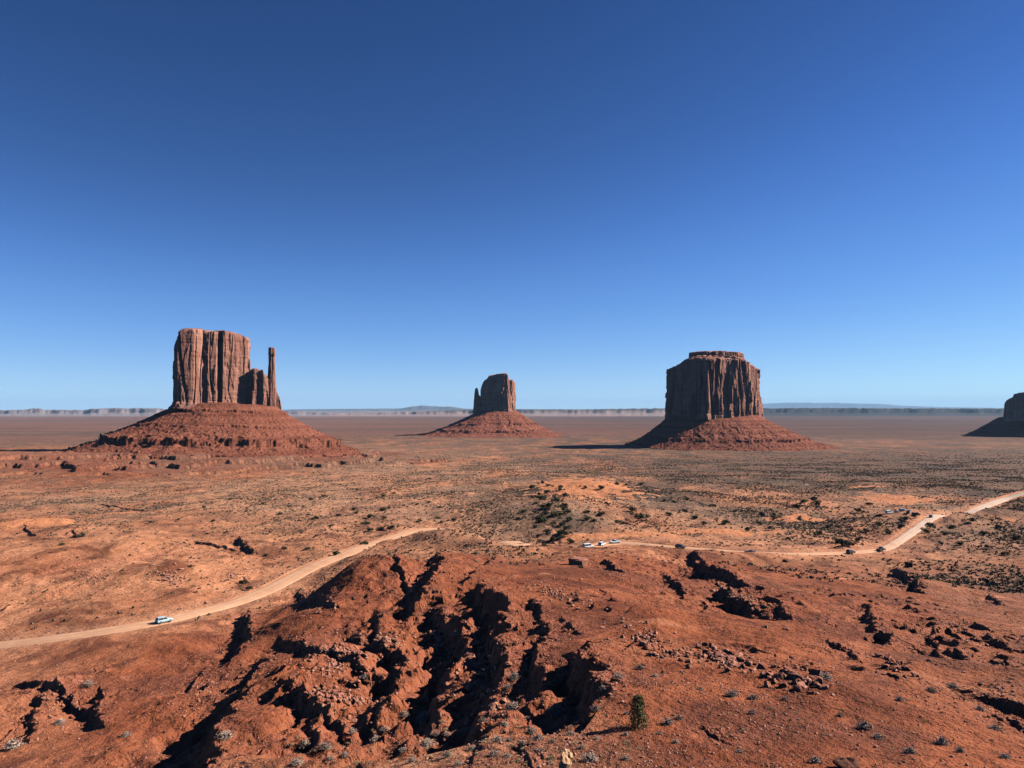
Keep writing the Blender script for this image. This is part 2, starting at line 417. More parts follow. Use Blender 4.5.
def tag(o, label=None, cat=None, group=None, kind=None):
    if label: o['label'] = label
    if cat: o['category'] = cat
    if group: o['group'] = group
    if kind: o['kind'] = kind
    return o

def empty(name, loc, rz=0.0):
    o = bpy.data.objects.new(name, None); o.location = loc; o.rotation_euler = (0, 0, rz); o.empty_display_size = .2
    COL.objects.link(o); return o

def grid_faces(nu, nv, wrap=False):
    i = np.arange(nv - 1)[:, None]; j = np.arange(nu if wrap else nu - 1)[None]
    j2 = (j + 1) % nu
    return np.stack([i * nu + j, i * nu + j2, (i + 1) * nu + j2, (i + 1) * nu + j], -1).reshape(-1, 4)

# ------------------------------------------------------------------ materials
class NT:
    def __init__(s, name):
        s.m = bpy.data.materials.new(name); s.m.use_nodes = True; s.t = s.m.node_tree; s.t.nodes.clear()
        s.out = s.n("ShaderNodeOutputMaterial"); s.b = s.n("ShaderNodeBsdfPrincipled")
        s.l(s.b.outputs[0], s.out.inputs[0]); s.b.inputs['Roughness'].default_value = .95
        s.b.inputs['Specular IOR Level'].default_value = .1
        s.geo = s.n("ShaderNodeNewGeometry")
    def n(s, t, **k):
        q = s.t.nodes.new(t)
        for a, v in k.items(): setattr(q, a, v)
        return q
    def l(s, a, b): s.t.links.new(a, b)
    def val(s, x, sock):
        if hasattr(x, 'links'): s.l(x, sock)
        else: sock.default_value = x
    def math(s, op, a, b=0.0, clamp=False):
        q = s.n("ShaderNodeMath", operation=op, use_clamp=clamp); s.val(a, q.inputs[0]); s.val(b, q.inputs[1]); return q.outputs[0]
    def pos(s, sx=1, sy=1, sz=1, src=None):
        q = s.n("ShaderNodeVectorMath", operation='MULTIPLY'); s.l(src or s.geo.outputs['Position'], q.inputs[0]); q.inputs[1].default_value = (sx, sy, sz); return q.outputs[0]
    def noise(s, vec, scale=1, detail=4, rough=.55, dist=0):
        q = s.n("ShaderNodeTexNoise"); s.l(vec, q.inputs['Vector']); q.inputs['Scale'].default_value = scale
        q.inputs['Detail'].default_value = detail; q.inputs['Roughness'].default_value = rough; q.inputs['Distortion'].default_value = dist
        return q.outputs[0]
    def vor(s, vec, scale=1, feature='F1'):
        q = s.n("ShaderNodeTexVoronoi", feature=feature); s.l(vec, q.inputs['Vector']); q.inputs['Scale'].default_value = scale; return q
    def mr(s, x, a, b, c=0., d=1.):
        q = s.n("ShaderNodeMapRange"); s.val(x, q.inputs[0])
        for i, v in enumerate((a, b, c, d)): q.inputs[i + 1].default_value = v
        return q.outputs[0]
    def mix(s, f, a, b, mode='MIX'):
        q = s.n("ShaderNodeMix", data_type='RGBA', blend_type=mode); s.val(f, q.inputs[0])
        for v, k in ((a, 6), (b, 7)):
            if hasattr(v, 'links'): s.l(v, q.inputs[k])
            else: q.inputs[k].default_value = (*v, 1)
        return q.outputs[2]
    def attr(s, name):
        q = s.n("ShaderNodeAttribute"); q.attribute_name = name; return q.outputs['Fac']
    def bump(s, h, dist, strength=1.0, prev=None):
        q = s.n("ShaderNodeBump"); s.l(h, q.inputs['Height']); q.inputs['Distance'].default_value = dist; q.inputs['Strength'].default_value = strength
        if prev: s.l(prev, q.inputs['Normal'])
        return q.outputs[0]
    def done(s, col=None, nrm=None):
        if col is not None:
            if hasattr(col, 'links'): s.l(col, s.b.inputs['Base Color'])
            else: s.b.inputs['Base Color'].default_value = (*col, 1)
        if nrm is not None: s.l(nrm, s.b.inputs['Normal'])
        return s.m

def mat_ground():
    s = NT("desert_soil")
    red, veg, rough, bnch, dist = [s.attr(k) for k in ("red", "veg", "rough", "bench", "far")]
    p = s.pos()
    n_big = s.noise(p, .018, 5, .6); n_mid = s.noise(p, .12, 6, .62); n_fine = s.noise(p, 1.1, 5, .65); n_grit = s.noise(p, 6.0, 3, .7)
    soil = s.mix(s.mr(n_mid, .3, .7), (.215, .065, .027), (.365, .125, .055))
    sand = s.mix(s.mr(n_mid, .3, .7), (.49, .22, .108), (.62, .315, .172))
    c = s.mix(s.mr(s.math('ADD', red, s.math('MULTIPLY', s.math('SUBTRACT', n_big, .5), 1.0)), .25, .75), sand, soil)
    c = s.mix(s.mr(n_big, .5, .72, 0, .55), c, s.mix(.5, c, (.24, .062, .028)))
    # pale dusty flats and darker crusts with outlines of their own
    pale = s.noise(s.pos(.05, .08, .3), 1, 6, .7, .6)
    c = s.mix(s.mr(pale, .56, .68, 0, .55), c, (.50, .23, .12))
    crust_shade = s.noise(s.pos(.04, .028, .12), 1, 8, .6, 1.0)
    c = s.mix(s.mr(crust_shade, .49, .60, 0, .75), c, (.125, .042, .023))
    c = s.mix(s.math('MULTIPLY', s.attr('crust_shade'), .8), c, s.mix(s.mr(n_mid, .3, .7), (.13, .046, .026), (.19, .068, .038)))  # placed dark patches: crusts, and the scree hollow's shade painted into the soil
    c = s.mix(s.math('MULTIPLY', s.attr('sandy'), .85), c, s.mix(s.mr(n_mid, .3, .7), (.52, .225, .10), (.64, .30, .15)))
    # broken rock of the banks
    rk = s.mix(s.mr(n_fine, .3, .7), (.25, .085, .045), (.40, .165, .105))
    c = s.mix(s.math('MULTIPLY', rough, s.mr(n_fine, .4, .55, .2, .9)), c, rk)
    c = s.mix(s.math('MULTIPLY', bnch, .85), c, s.mix(s.mr(s.noise(s.pos(.004, .004, .45), 1, 4, .6), .38, .62), (.185, .060, .035), (.29, .108, .064)))
    verge = s.math('MULTIPLY', s.attr("verge"), s.mr(s.noise(p, .25, 5, .65), .35, .6, .2, 1))
    c = s.mix(s.math('MULTIPLY', verge, .75), c, s.mix(s.mr(n_mid, .3, .7), (.46, .23, .13), (.55, .31, .19)))
    # grit and pebbles
    vo = s.vor(p, 2.2); 
    c = s.mix(s.mr(s.math('MULTIPLY', vo.outputs['Distance'], 1.0), .16, .10, 0, .6), c, s.mix(vo.outputs['Color'], (.20, .07, .04), (.50, .265, .165)))
    c = s.mix(s.mr(n_grit, .25, .8, 0, 1), s.mix(.5, c, (0.08, .03, .015)), c) if False else c
    c = s.mix(.3, c, s.mix(s.mr(n_grit, .3, .7), (.14, .05, .025), (.55, .28, .17)), 'OVERLAY')
    # low grass and scrub cover, growing in patches
    vp = s.noise(s.pos(.012, .006, 0), 1, 6, .65, .4)
    sp = s.noise(s.pos(.50, .26, 0), 1, 5, .8)
    tuft = s.mix(s.mr(s.noise(p, .05, 3, .6), .35, .65), (.07, .052, .036), (.045, .038, .027))
    straw = s.mix(s.mr(veg, .4, .8), s.mix(s.mr(n_mid, .3, .7), (.40, .265, .175), (.26, .165, .105)), s.mix(s.mr(n_mid, .3, .7), (.165, .105, .072), (.095, .064, .046)))
    vm = s.math('MULTIPLY', s.mr(veg, 0, .85), s.math('MAXIMUM', s.mr(vp, .36, .56, .12, 1), s.mr(veg, .7, .95, 0, .8)), True)
    c = s.mix(s.math('MULTIPLY', vm, .95), c, straw)
    c = s.mix(s.math('MULTIPLY', vm, s.mr(sp, .46, .58, 0, .9)), c, tuft)
    # the far plain: broad bands of grey-green scrub, pink flats and red washes
    band = s.noise(s.pos(.00013, .00055, 0), 1, 5, .6, .3)
    q = s.n("ShaderNodeValToRGB"); s.l(band, q.inputs[0]); cr = q.color_ramp
    cr.elements[0].position = .33; cr.elements[0].color = (.05, .040, .033, 1); cr.elements[1].position = .76; cr.elements[1].color = (.36, .165, .11, 1)
    for po, co in ((.43, (.06, .043, .036)), (.50, (.115, .058, .046)), (.57, (.052, .041, .035)), (.66, (.20, .105, .078))):
        e = cr.elements.new(po); e.color = (*co, 1)
    dots = s.noise(s.pos(.03, .012, 0), 1, 5, .75)
    fc = s.mix(s.mr(dots, .45, .62, 0, .65), q.outputs[0], (.10, .075, .05))
    fc = s.mix(s.mr(n_big, .4, .7, 0, .4), fc, (.10, .055, .042))
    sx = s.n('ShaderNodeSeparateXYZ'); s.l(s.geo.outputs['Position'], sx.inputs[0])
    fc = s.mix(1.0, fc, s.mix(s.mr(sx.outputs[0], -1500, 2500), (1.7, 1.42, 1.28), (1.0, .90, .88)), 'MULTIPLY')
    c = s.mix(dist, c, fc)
    nb = s.bump(s.noise(p, .9, 8, .66), .10, .6)
    nb = s.bump(n_grit, .02, .7, nb)
    nb = s.bump(s.noise(s.pos(.06, .06, 0), 1, 8, .7), 6.0, .8, nb)
    return s.done(c, nb)

def mat_cliff(name, tint=(1, 1, 1), big=1.0):
    s = NT(name)
    p = s.pos()
    strata = s.noise(s.pos(.006, .006, .16), 1, 6, .65, .2)
    streak = s.noise(s.pos(.06, .06, .010), 1, 7, .66, .5)
    blot = s.noise(s.pos(.03, .03, .018), 1, 6, .62, .4)
    c = s.mix(s.mr(blot, .34, .66), (.27, .115, .078), (.44, .21, .145))
    c = s.mix(s.mr(streak, .46, .64, 0, .7), c, (.16, .075, .058))
    c = s.mix(s.mr(streak, .42, .30, 0, .55), c, (.46, .225, .15))
    c = s.mix(s.mr(strata, .52, .60, 0, .35), c, (.15, .055, .036))
    c = s.mix(1.0, c, tint, 'MULTIPLY')
    nb = s.bump(s.noise(s.pos(.12, .12, .035), 1, 8, .72), 4.0, .8)
    nb = s.bump(s.noise(s.pos(.03, .03, .4), 1, 6, .65), 1.6, .7, nb)
    return s.done(c, nb)

def mat_talus(name, tint=(1, 1, 1)):
    s = NT(name)
    p = s.pos()
    lay = s.noise(s.pos(.002, .002, .22), 1, 5, .6, .2)
    deb = s.noise(p, .07, 8, .72); fine = s.noise(p, .3, 5, .7)
    c = s.mix(s.mr(lay, .40, .60), (.175, .053, .031), (.265, .090, .052))
    c = s.mix(s.mr(deb, .52, .64, 0, .7), c, (.17, .068, .042))
    c = s.mix(s.mr(deb, .40, .28, 0, .5), c, (.30, .112, .066))
    c = s.mix(s.mr(fine, .58, .70, 0, .45), c, (.35, .15, .095))
    c = s.mix(s.mr(fine, .42, .30, 0, .5), c, (.13, .055, .036))
    c = s.mix(1.0, c, tint, 'MULTIPLY')
    nb = s.bump(deb, 6.0, .9); nb = s.bump(fine, 2.5, .9, nb)
    return s.done(c, nb)

def mat_simple(name, a, b, scale=3.0, bumpd=.05, rough=.95):
    s = NT(name)
    tc = s.n("ShaderNodeTexCoord").outputs['Object']
    info = s.n("ShaderNodeObjectInfo").outputs['Random']
    v = s.n("ShaderNodeVectorMath", operation='ADD'); s.l(tc, v.inputs[0]); s.l(info, v.inputs[1])
    n = s.noise(v.outputs[0], scale, 6, .65)
    c = s.mix(s.mr(s.math('ADD', n, s.math('MULTIPLY', s.math('SUBTRACT', info, .5), .35)), .3, .7), a, b)
    s.b.inputs['Roughness'].default_value = rough
    return s.done(c, s.bump(n, bumpd, .9))

def mat_world(name, cols, scale, detail=5, bumpd=.1):
    s = NT(name)
    n = s.noise(s.pos(), scale, detail, .65); m = s.noise(s.pos(), scale * 7, 4, .65)
    c = s.mix(s.mr(n, .33, .67), cols[0], cols[1]); c = s.mix(s.mr(m, .45, .65, 0, .6), c, cols[2])
    return s.done(c, s.bump(m, bumpd, .8))

M_GROUND = mat_ground()
M_ROCK = mat_simple("red_sandstone_rock", (.21, .072, .042), (.43, .185, .12), 2.5, .12)
M_STONES = mat_world("loose_stone", ((.24, .085, .05), (.40, .17, .11), (.50, .28, .20)), .45, 3, .05)
M_ROAD = None

# ------------------------------------------------------------------ ground sheet (reaches past the horizon)
def build_ground():
    az = np.concatenate([np.linspace(-math.pi, -.86, 60, endpoint=False), np.linspace(-.86, -.66, 60, endpoint=False), np.linspace(-.66, .66, 1500, endpoint=False),
                         np.linspace(.66, .86, 60, endpoint=False), np.linspace(.86, math.pi, 60, endpoint=False)])
    # rows spaced by how the slope foreshortens them
    r = np.concatenate([[1.2, 3, 6, 10, 15, 20, 26, 32, 38, 43], np.geomspace(47, 300, 640, endpoint=False), np.geomspace(300, 700, 270, endpoint=False),
                        np.geomspace(700, 2500, 260, endpoint=False), np.geomspace(2500, 20000, 110, endpoint=False), np.geomspace(20000, 105000, 24)])
    A, Rr = np.meshgrid(az, r)
    X = Rr * np.sin(A); Y = Rr * np.cos(A)
    z, red, veg, rough, k, b, hill, d, crust_shade, sandy = height(X, Y, True)
    back = sstep(1.0, 1.6, np.abs(A))
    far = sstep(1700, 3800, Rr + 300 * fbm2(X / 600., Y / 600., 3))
    nu = len(az)
    V = np.stack([X, Y, z], -1).reshape(-1, 3)
    Fq = grid_faces(nu, len(r), True)[:, ::-1]
    o = mesh_obj("ground", V, Fq, M_GROUND, smooth=False, attrs=dict(red=red, veg=veg * (1 - k), rough=rough, verge=k, crust_shade=crust_shade, sandy=sandy, bench=sstep(.1, .4, b), far=far))
    tag(o, kind='structure')
build_ground()

def build_road():
    s = NT("packed_dirt_road")
    n = s.noise(s.pos(), .35, 6, .65); f = s.noise(s.pos(), 3.0, 4, .65); u = s.attr("across")
    c = s.mix(s.mr(n, .3, .7), (.50, .255, .145), (.60, .34, .20))
    pale = s.attr("pale")
    c = s.mix(pale, c, s.mix(s.mr(n, .3, .7), (.52, .36, .26), (.62, .46, .35)))
    tr = s.noise(s.pos(.05, .05, .05), 1, 3, .5)
    rut = s.math('SINE', s.math('ADD', s.math('MULTIPLY', u, 9.0), s.math('MULTIPLY', tr, 3.0)))
    w = s.noise(s.pos(.09, .05, .05), 1, 6, .7, .5)
    c = s.mix(s.mr(w, .5, .68, 0, .6), c, (.40, .205, .12)); c = s.mix(s.mr(w, .42, .3, 0, .4), c, (.66, .44, .30))
    c = s.mix(s.attr("grey"), c, (.30, .24, .19))
    c = s.mix(s.mr(rut, .3, 1, 0, .35), c, (.40, .20, .115))
    s.done(c, s.bump(f, .06, .7))
    t = np.gradient(ROAD, axis=0); t /= np.hypot(t[:, 0], t[:, 1])[:, None]; nrm = np.column_stack([-t[:, 1], t[:, 0]])
    us = np.linspace(-1, 1, 9); V = []; ac = []; pl = []
    for i in range(900):
        for uu in us:
            hw = ROADHW[i] + .5 * noise2(np.array([i / 6.0]), np.array([uu * 3.0]))[0]
            q = ROAD[i] + nrm[i] * uu * hw
            V.append((q[0], q[1], ROADZ[i] + .12 * (1 - uu * uu) - .22 * (abs(uu) > .99))); ac.append(uu)
            pl.append(float(sstep(520, 620, np.array(i + 0.))) )
    o = mesh_obj("road", V, grid_faces(9, 900), s.m, attrs=dict(across=ac, pale=pl, grey=np.repeat(sstep(770, 810, np.arange(900.)), 9)))
    me = o.data
    if me.polygons[10].normal.z < 0: me.flip_normals()
    tag(o, kind='structure')
build_road()

# ------------------------------------------------------------------ buttes
def resample(poly, n, smooth=6):
    p = np.asarray(poly, float); q = np.vstack([p, p[:1]])
    d = np.concatenate([[0], np.cumsum(np.hypot(*np.diff(q, axis=0).T))])
    t = np.linspace(0, d[-1], n, endpoint=False)
    o = np.column_stack([np.interp(t, d, q[:, 0]), np.interp(t, d, q[:, 1])])
    for _ in range(smooth): o = .25 * np.roll(o, 1, 0) + .5 * o + .25 * np.roll(o, -1, 0)
    return o

def cliff_mesh(name, poly, origin, z0, topfun, prof, mat, parent, nu=620, nv=130, seed=0., colw=16., amp=4.0, crack=5.0, smooth=6, caprows=16):
    """walls with joints and columns; poly in metres (right, away) round origin; prof = [(height share, inset in m)]"""
    p = resample(poly, nu, smooth); c = p.mean(0); rad = np.hypot(*(p - c).T).mean()
    v = np.linspace(0, 1, nv)
    inset = np.interp(v, [a for a, _ in prof], [b for _, b in prof])
    top = topfun(p[:, 0], p[:, 1])
    U = 1 - inset[:, None] / rad
    X = c[0] + (p[None, :, 0] - c[0]) * U; Y = c[1] + (p[None, :, 1] - c[1]) * U
    Z = z0 + (top[None] - z0) * v[:, None]
    nx = p[:, 0] - c[0]; ny = p[:, 1] - c[1]; nn = np.hypot(nx, ny); nx = nx / nn; ny = ny / nn
    g = (Z - z0)
    s1 = fbm3(X / (colw * 2.2) + seed, Y / (colw * 2.2), g / 160., 3)
    s2 = noise3(X / colw + seed * 2, Y / colw + 5, g / 130.)
    s3 = noise3(X / (colw * .4) + seed, Y / (colw * .4), g / 60.)
    cr = np.abs(noise3(X / (colw * .8) + seed + 30, Y / (colw * .8), g / 220.))
    fine = fbm3(X / 5., Y / 5., g / 9. + seed, 3)
    lay = noise2(g / 3.5 + seed + X / 60., Y / 60.) * .9 + noise2(g / 11. + seed + X / 120., Y / 90.) * 1.4
    low = 1 - sstep(.06, .16, v)[:, None]
    slab = np.round((s2 + .25 * s3) * 2.2) / 2.2
    s4 = noise3(X / (colw * .55) + 40 + seed, Y / (colw * .55), g / 75. + 3)
    slab = slab + .6 * np.round(s4 * 2.0) / 2.0
    d = amp * (s1 * .8 + slab * .95 + s2 * .25 + s3 * .28) - crack * sstep(-.15, .25, noise3(X / (colw * 3.) + 70 + seed, Y / (colw * 3.), g / 140.)) * (1 - sstep(0, .12, cr)) * sstep(.02, .1, v)[:, None] + fine * .55 + lay * (.35 + .9 * low)
    sh = min(1.0, rad / 30.)
    X = X + nx * d * sh; Y = Y + ny * d * sh
    Z = Z + (fine * .8 + s3 * 1.0) * sstep(.9, 1, v)[:, None]
    Vs = [np.stack([X, Y, Z], -1).reshape(-1, 3)]
    ring = np.stack([X[-1], Y[-1], Z[-1]], -1); cc = ring.mean(0)
    for k in range(1, caprows):
        f = 1 - k / caprows * .985
        q = cc + (ring - cc) * f
        q[:, 2] = topfun(q[:, 0], q[:, 1]) + (ring[:, 2] - topfun(ring[:, 0], ring[:, 1])) * f + 1.2 * fbm2(q[:, 0] / 9. + seed, q[:, 1] / 9., 3) * sh * min(1, k / 3)
        Vs.append(q)
    V = np.vstack(Vs); V[:, 0] += origin[0]; V[:, 1] += origin[1]
    Fq = grid_faces(nu, nv + caprows - 1, True)
    return mesh_obj(name, V, Fq, mat, parent)

def talus_mesh(name, origin, top, foot, ztop, zfoot, ledges, mat, parent, nu=900, nv=260, seed=0., gully=5.0, concave=1.25, ledge_break=.5):
    """debris apron: top/foot = radius at (right, away, left, front); ledges = [(share of drop, height of step in m)]"""
    ph = np.linspace(0, 2 * math.pi, nu, endpoint=False)
    def rad(q):
        r0 = np.array(q, float); a = ph / (math.pi / 2); i = np.floor(a).astype(int) % 4; f = a - np.floor(a); f = f * f * (3 - 2 * f)
        return r0[i] * (1 - f) + r0[(i + 1) % 4] * f
    Rt, Rf = rad(top), rad(foot)
    Rf = Rf * (1 + .07 * fbm2(np.cos(ph) * 2.2 + seed, np.sin(ph) * 2.2, 3))
    zt = ztop if np.isscalar(ztop) else rad(ztop)
    zf = zfoot if np.isscalar(zfoot) else rad(zfoot)
    t = np.linspace(-.12, 1.12, nv)[:, None]
    tc = np.clip(t, 0, 1)
    drop = 1 - (1 - tc) ** concave
    drop = np.where(t > 1, 1 + (t - 1) * .9, drop); drop = np.where(t < 0, t * .3, drop)
    cs, sn = np.cos(ph)[None], np.sin(ph)[None]
    Rr = Rt + (Rf - Rt) * t
    X = Rr * cs; Y = Rr * sn
    H = (zt - zf)
    Z = zt - H * drop
    pw = ph + .12 * fbm2(X / 60. + seed, Y / 60., 3); gl = np.abs(noise2(pw * 7 + seed, t * 1.6)); gl2 = np.abs(noise2(pw * 17 + seed, t * 3.5))
    Z = Z + ((gl - .3) * gully * 1.4 + (gl2 - .25) * gully * .8) * sstep(0, .25, t) * (1 - .6 * sstep(.75, 1, t))
    Z = Z + 1.6 * fbm2(X / 26. + seed, Y / 26., 4) + .9 * fbm2(X / 5., Y / 5. + seed, 3) * sstep(.0, .1, t)
    blk = np.maximum(fbm2(X / 6. + 9, Y / 6., 2) - .4, 0) * 6.0
    Z = Z + blk * sstep(.1, .5, t)
    for sh, st in ledges:
        zl = zt - H * sh
        wob = 2.5 * fbm2(X / 45. + seed, Y / 45. + sh, 3)
        k = sstep(-.2, .3, fbm2(X / 30. + seed * 3 + sh * 9, Y / 30. + sh * 7, 3) + ledge_break - .35)
        e = Z - (zl + wob)
        # a shelf above, a steep face below
        Z = Z + k * st * np.where(e > 0, .55 * np.exp(-np.maximum(e, 0) / (.9 * st)), -.45 * np.exp(np.minimum(e, 0) / (.9 * st)))
    V = np.stack([X, Y, Z], -1).reshape(-1, 3); V[:, 0] += origin[0]; V[:, 1] += origin[1]
    return mesh_obj(name, V, grid_faces(nu, nv, True)[:, ::-1], mat, parent)

def rot2(poly, deg):
    c, s = math.cos(R(deg)), math.sin(R(deg)); p = np.asarray(poly, float)
    return np.column_stack([p[:, 0] * c - p[:, 1] * s, p[:, 0] * s + p[:, 1] * c])

MC = mat_cliff("butte_sandstone")
MTa = mat_talus("butte_debris")

class Frame:
    """plan coordinates round a butte's middle, laid out from how the butte looks from the viewpoint"""
    def __init__(s, px, D): s.D = D; s.o = P(px, 410, D)[:2]
    def q(s, pts): return [((px - 512) / F * (s.D + dy) - s.o[0], dy) for px, dy in pts]
    def px(s, x, y): return 512 + (s.o[0] + x) / (s.D + y) * F
    def z(s, py, y=0.): return ray(np.full(np.shape(py), 512.), py)[..., 2] / ray(np.full(np.shape(py), 512.), py)[..., 1] * (s.D + y)
    def top(s, tx, ty, amp, wl):
        tx = np.array(tx, float); ty = np.array(ty, float)
        return lambda x, y: s.z(np.interp(s.px(x, y), tx, ty), y) + amp * noise2(x / wl, y / wl)

def west_butte():
    f = Frame(226, 1300.); o = f.o
    root = empty("butte", (0, 0, 0))
    tag(root, "broad red butte with a separate thin rock finger on its right, nearest on the left", "butte")
    zb = f.z(405.) - 6
    top = f.top([172, 176, 179, 184, 200, 205, 212, 222, 232, 240, 247, 251, 254], [342, 331, 329.5, 328.5, 329, 331, 331.5, 331, 332.5, 335, 336.5, 339, 348], 1.6, 14.)
    poly = f.q([(172.5, -58), (176.5, -80), (194, -70), (202, -54), (208, -52), (216, -44), (219, -30), (222.5, -37), (236, -18), (249.5, 0), (251.5, 24), (244, 50), (204, 44), (188, 6), (178, -28)])
    cliff_mesh("cliff", poly, o, zb, top, [(0, -4), (.05, -2), (.1, 1), (.5, 1.5), (.97, 2.5), (1, 4)], MC, root, nu=900, nv=180, seed=1.3, colw=19, amp=2.5, crack=6)
    # stepped fin between block and finger
    fin = f.q([(247, -5), (252, -12), (261, -6), (271, 3), (281, 12), (278, 26), (262, 32), (248, 32)])
    cliff_mesh("rock_fin", fin, o, zb - 4, f.top([248, 253, 256, 259, 262, 264, 268, 272, 280], [372, 369, 368, 371, 370, 374, 377, 382, 398], 2, 5.), [(0, -3), (.12, 0), (1, 3)], MC, root, nu=420, nv=90, seed=4.1, colw=9, amp=3, crack=4)
    sp = f.q([(267.8, 8), (270.5, 5), (274.2, 8), (275.2, 16), (273.4, 23), (269.5, 23), (267.8, 16)])
    cliff_mesh("rock_finger", sp, o, zb - 4, f.top((266, 268, 271, 274, 277), (350, 347.5, 347, 348, 352), 0, 9.), [(0, -5.5), (.15, -4), (.35, -2), (.6, -.3), (.8, 1.0), (.87, .8), (.9, 0), (1, 1.2)], MC, root, nu=200, nv=150, seed=7.7, colw=8, amp=3, crack=2.5, smooth=3)
    talus_mesh("talus_slope", o, (82, 52, 70, 66), (270, 260, 262, 300), (f.z(407.), f.z(402.), f.z(402.), f.z(404.)), (-86, -84, -70, -76), [(.12, 4), (.40, 2.5), (.66, 11), (.86, 3)], MTa, root, nu=1300, nv=380, seed=2.2, gully=.6, concave=1.35, ledge_break=.5)
west_butte()

def east_butte():
    f = Frame(496, 3000.); o = f.o
    root = empty("butte", (0, 0, 0)); tag(root, "small distant dark butte in the centre with a short finger on its left", "butte")
    poly = f.q([(481, -40), (496, -62), (508, -60), (513.5, -40), (515, 20), (509, 60), (488, 56), (480.5, 10)])
    cliff_mesh("cliff", poly, o, f.z(413.), f.top([480, 482, 484, 487, 489, 495, 505, 507.5, 509, 512, 514], [393, 386, 382, 379.5, 376, 374.5, 373.5, 374, 380, 380, 382], 3, 25.), [(0, -6), (.08, -1), (.5, 1), (1, 2)], MC, root, nu=560, nv=120, seed=11.3, colw=22, amp=5, crack=8)
    fp = f.q([(474.3, -14), (478, -20), (483, -14), (484, 8), (479, 14), (474.6, 8)])
    cliff_mesh("rock_finger", fp, o, f.z(413.), f.top((473, 475, 477.5, 479, 482, 484), (394, 388, 388, 395, 398, 397), 0, 9.), [(0, -6), (.2, -2), (1, 2)], MC, root, nu=220, nv=90, seed=3.3, colw=10, amp=3, crack=3, smooth=3)
    talus_mesh("talus_slope", o, (82, 60, 84, 52), (255, 300, 300, 380), (f.z(411.), f.z(408.), f.z(413.), f.z(409.)), (-94, -94, -94, -98), [(.55, 7), (.8, 8)], MTa, root, nu=700, nv=180, seed=5.2, gully=3, concave=1.45)
east_butte()

def merrick():
    f = Frame(714, 2000.); o = f.o
    root = empty("butte", (0, 0, 0)); tag(root, "massive square-topped butte right of centre, half lit with a dark left face", "butte")
    top = f.top([660, 667, 675, 684, 690, 740, 746, 756, 764], [368, 366, 364, 357, 355, 355.5, 358, 363, 370], 2.5, 22.)
    poly = f.q([(667, 25), (668.5, -18), (687, -72), (703, -112), (708, -118), (716, -108), (738, -80), (757.5, -38), (762, 6), (756, 60), (730, 105), (690, 100), (671, 60)])
    cliff_mesh("cliff", poly, o, f.z(419.), top, [(0, -2), (.06, -1), (.1, 0), (.55, 2), (.93, 3), (.95, 8), (.975, 18), (1, 28)], MC, root, nu=1000, nv=190, seed=21.3, colw=18, amp=6.5, crack=9)
    cap = f.q([(689, 10), (690, -24), (702, -56), (716, -58), (736, -44), (744, -18), (744, 30), (725, 55), (698, 50)])
    cliff_mesh("cap_rock", cap, o, f.z(361.), f.top((686, 690, 700, 720, 740, 745), (354, 352.5, 351.5, 351, 352.5, 354), 1.5, 15.), [(0, -6), (.35, -1), (.5, 2), (.6, .5), (1, 3)], MC, root, nu=420, nv=50, seed=2.9, colw=12, amp=3, crack=3)
    talus_mesh("talus_slope", o, (112, 100, 112, 112), (290, 300, 215, 300), (f.z(415.), f.z(413.), f.z(415.), f.z(418.)), (-93, -92, -88, -90), [(.24, 2), (.74, 6)], MTa, root, nu=1100, nv=300, seed=9.2, gully=2.2, concave=1.4, ledge_break=.35)
merrick()

def right_butte():
    f = Frame(1110, 3000.); o = f.o
    root = empty("butte", (0, 0, 0)); tag(root, "shadowed dark butte cut off by the right edge of the photo", "butte")
    poly = f.q([(1003, 60), (1004, -20), (1016, -110), (1060, -200), (1140, -190), (1210, -60), (1216, 60), (1150, 190), (1040, 190), (1010, 120)])
    cliff_mesh("cliff", poly, o, f.z(421.), f.top([1000, 1004, 1008, 1014, 1022, 1060, 1200, 1220], [404, 400, 396, 393.5, 392.5, 392, 393, 402], 3, 30.), [(0, -4), (.1, 0), (.8, 5), (1, 16)], MC, root, nu=620, nv=100, seed=31.3, colw=22, amp=6, crack=8)
    talus_mesh("talus_slope", o, (400, 180, 405, 190), (520, 330, 530, 420), f.z(418.), -97, [(.6, 4)], MTa, root, nu=700, nv=140, seed=19.2, gully=3)
right_butte()

# ------------------------------------------------------------------ far mesas and mountains on the horizon
def far_range(name, D, line, zbase, depth, mat, n=700, seed=0., rough=.6):
    """line = [(x pixel, y pixel of the skyline)]; a real ridge with a foot, a cliff, a flat top and a back"""
    px = np.linspace(line[0][0], line[-1][0], n)
    py = np.interp(px, [a for a, _ in line], [b for _, b in line])
    az = np.arctan2((px - 512) / F, 1.0)
    ztop = P(px, py, D)[:, 2] * 1.0
    prof = [(0, -.06), (.25, .12), (.42, .35), (.5, .45), (.53, .86), (.6, 1.0), (1.0, 1.0), (1.6, .96), (2.0, -.06)]
    pt = np.linspace(0, 2, 60); ph = np.interp(pt, [a for a, _ in prof], [b for _, b in prof])
    s = px / 9.0
    Xs, Ys, Zs = [], [], []
    Hh = np.maximum(ztop - zbase, 5)
    for a, h in zip(pt, ph):
        w = depth * (a - .55) + depth * .12 * rough * fbm2(s * .22 + seed, np.full(n, a * .4), 4) * (1.2 - abs(a - .5))
        rr = D + w
        Xs.append(rr * np.tan(az)); Ys.append(rr * np.ones(n))
        Zs.append(zbase + Hh * h * (1 + .10 * rough * fbm2(s * 1.5 + seed, np.full(n, a * 2), 3)))
    V = np.stack([np.array(Xs), np.array(Ys), np.array(Zs)], -1).reshape(-1, 3)
    o = mesh_obj(name, V, grid_faces(n, len(pt)), mat)
    tag(o, kind='structure'); return o

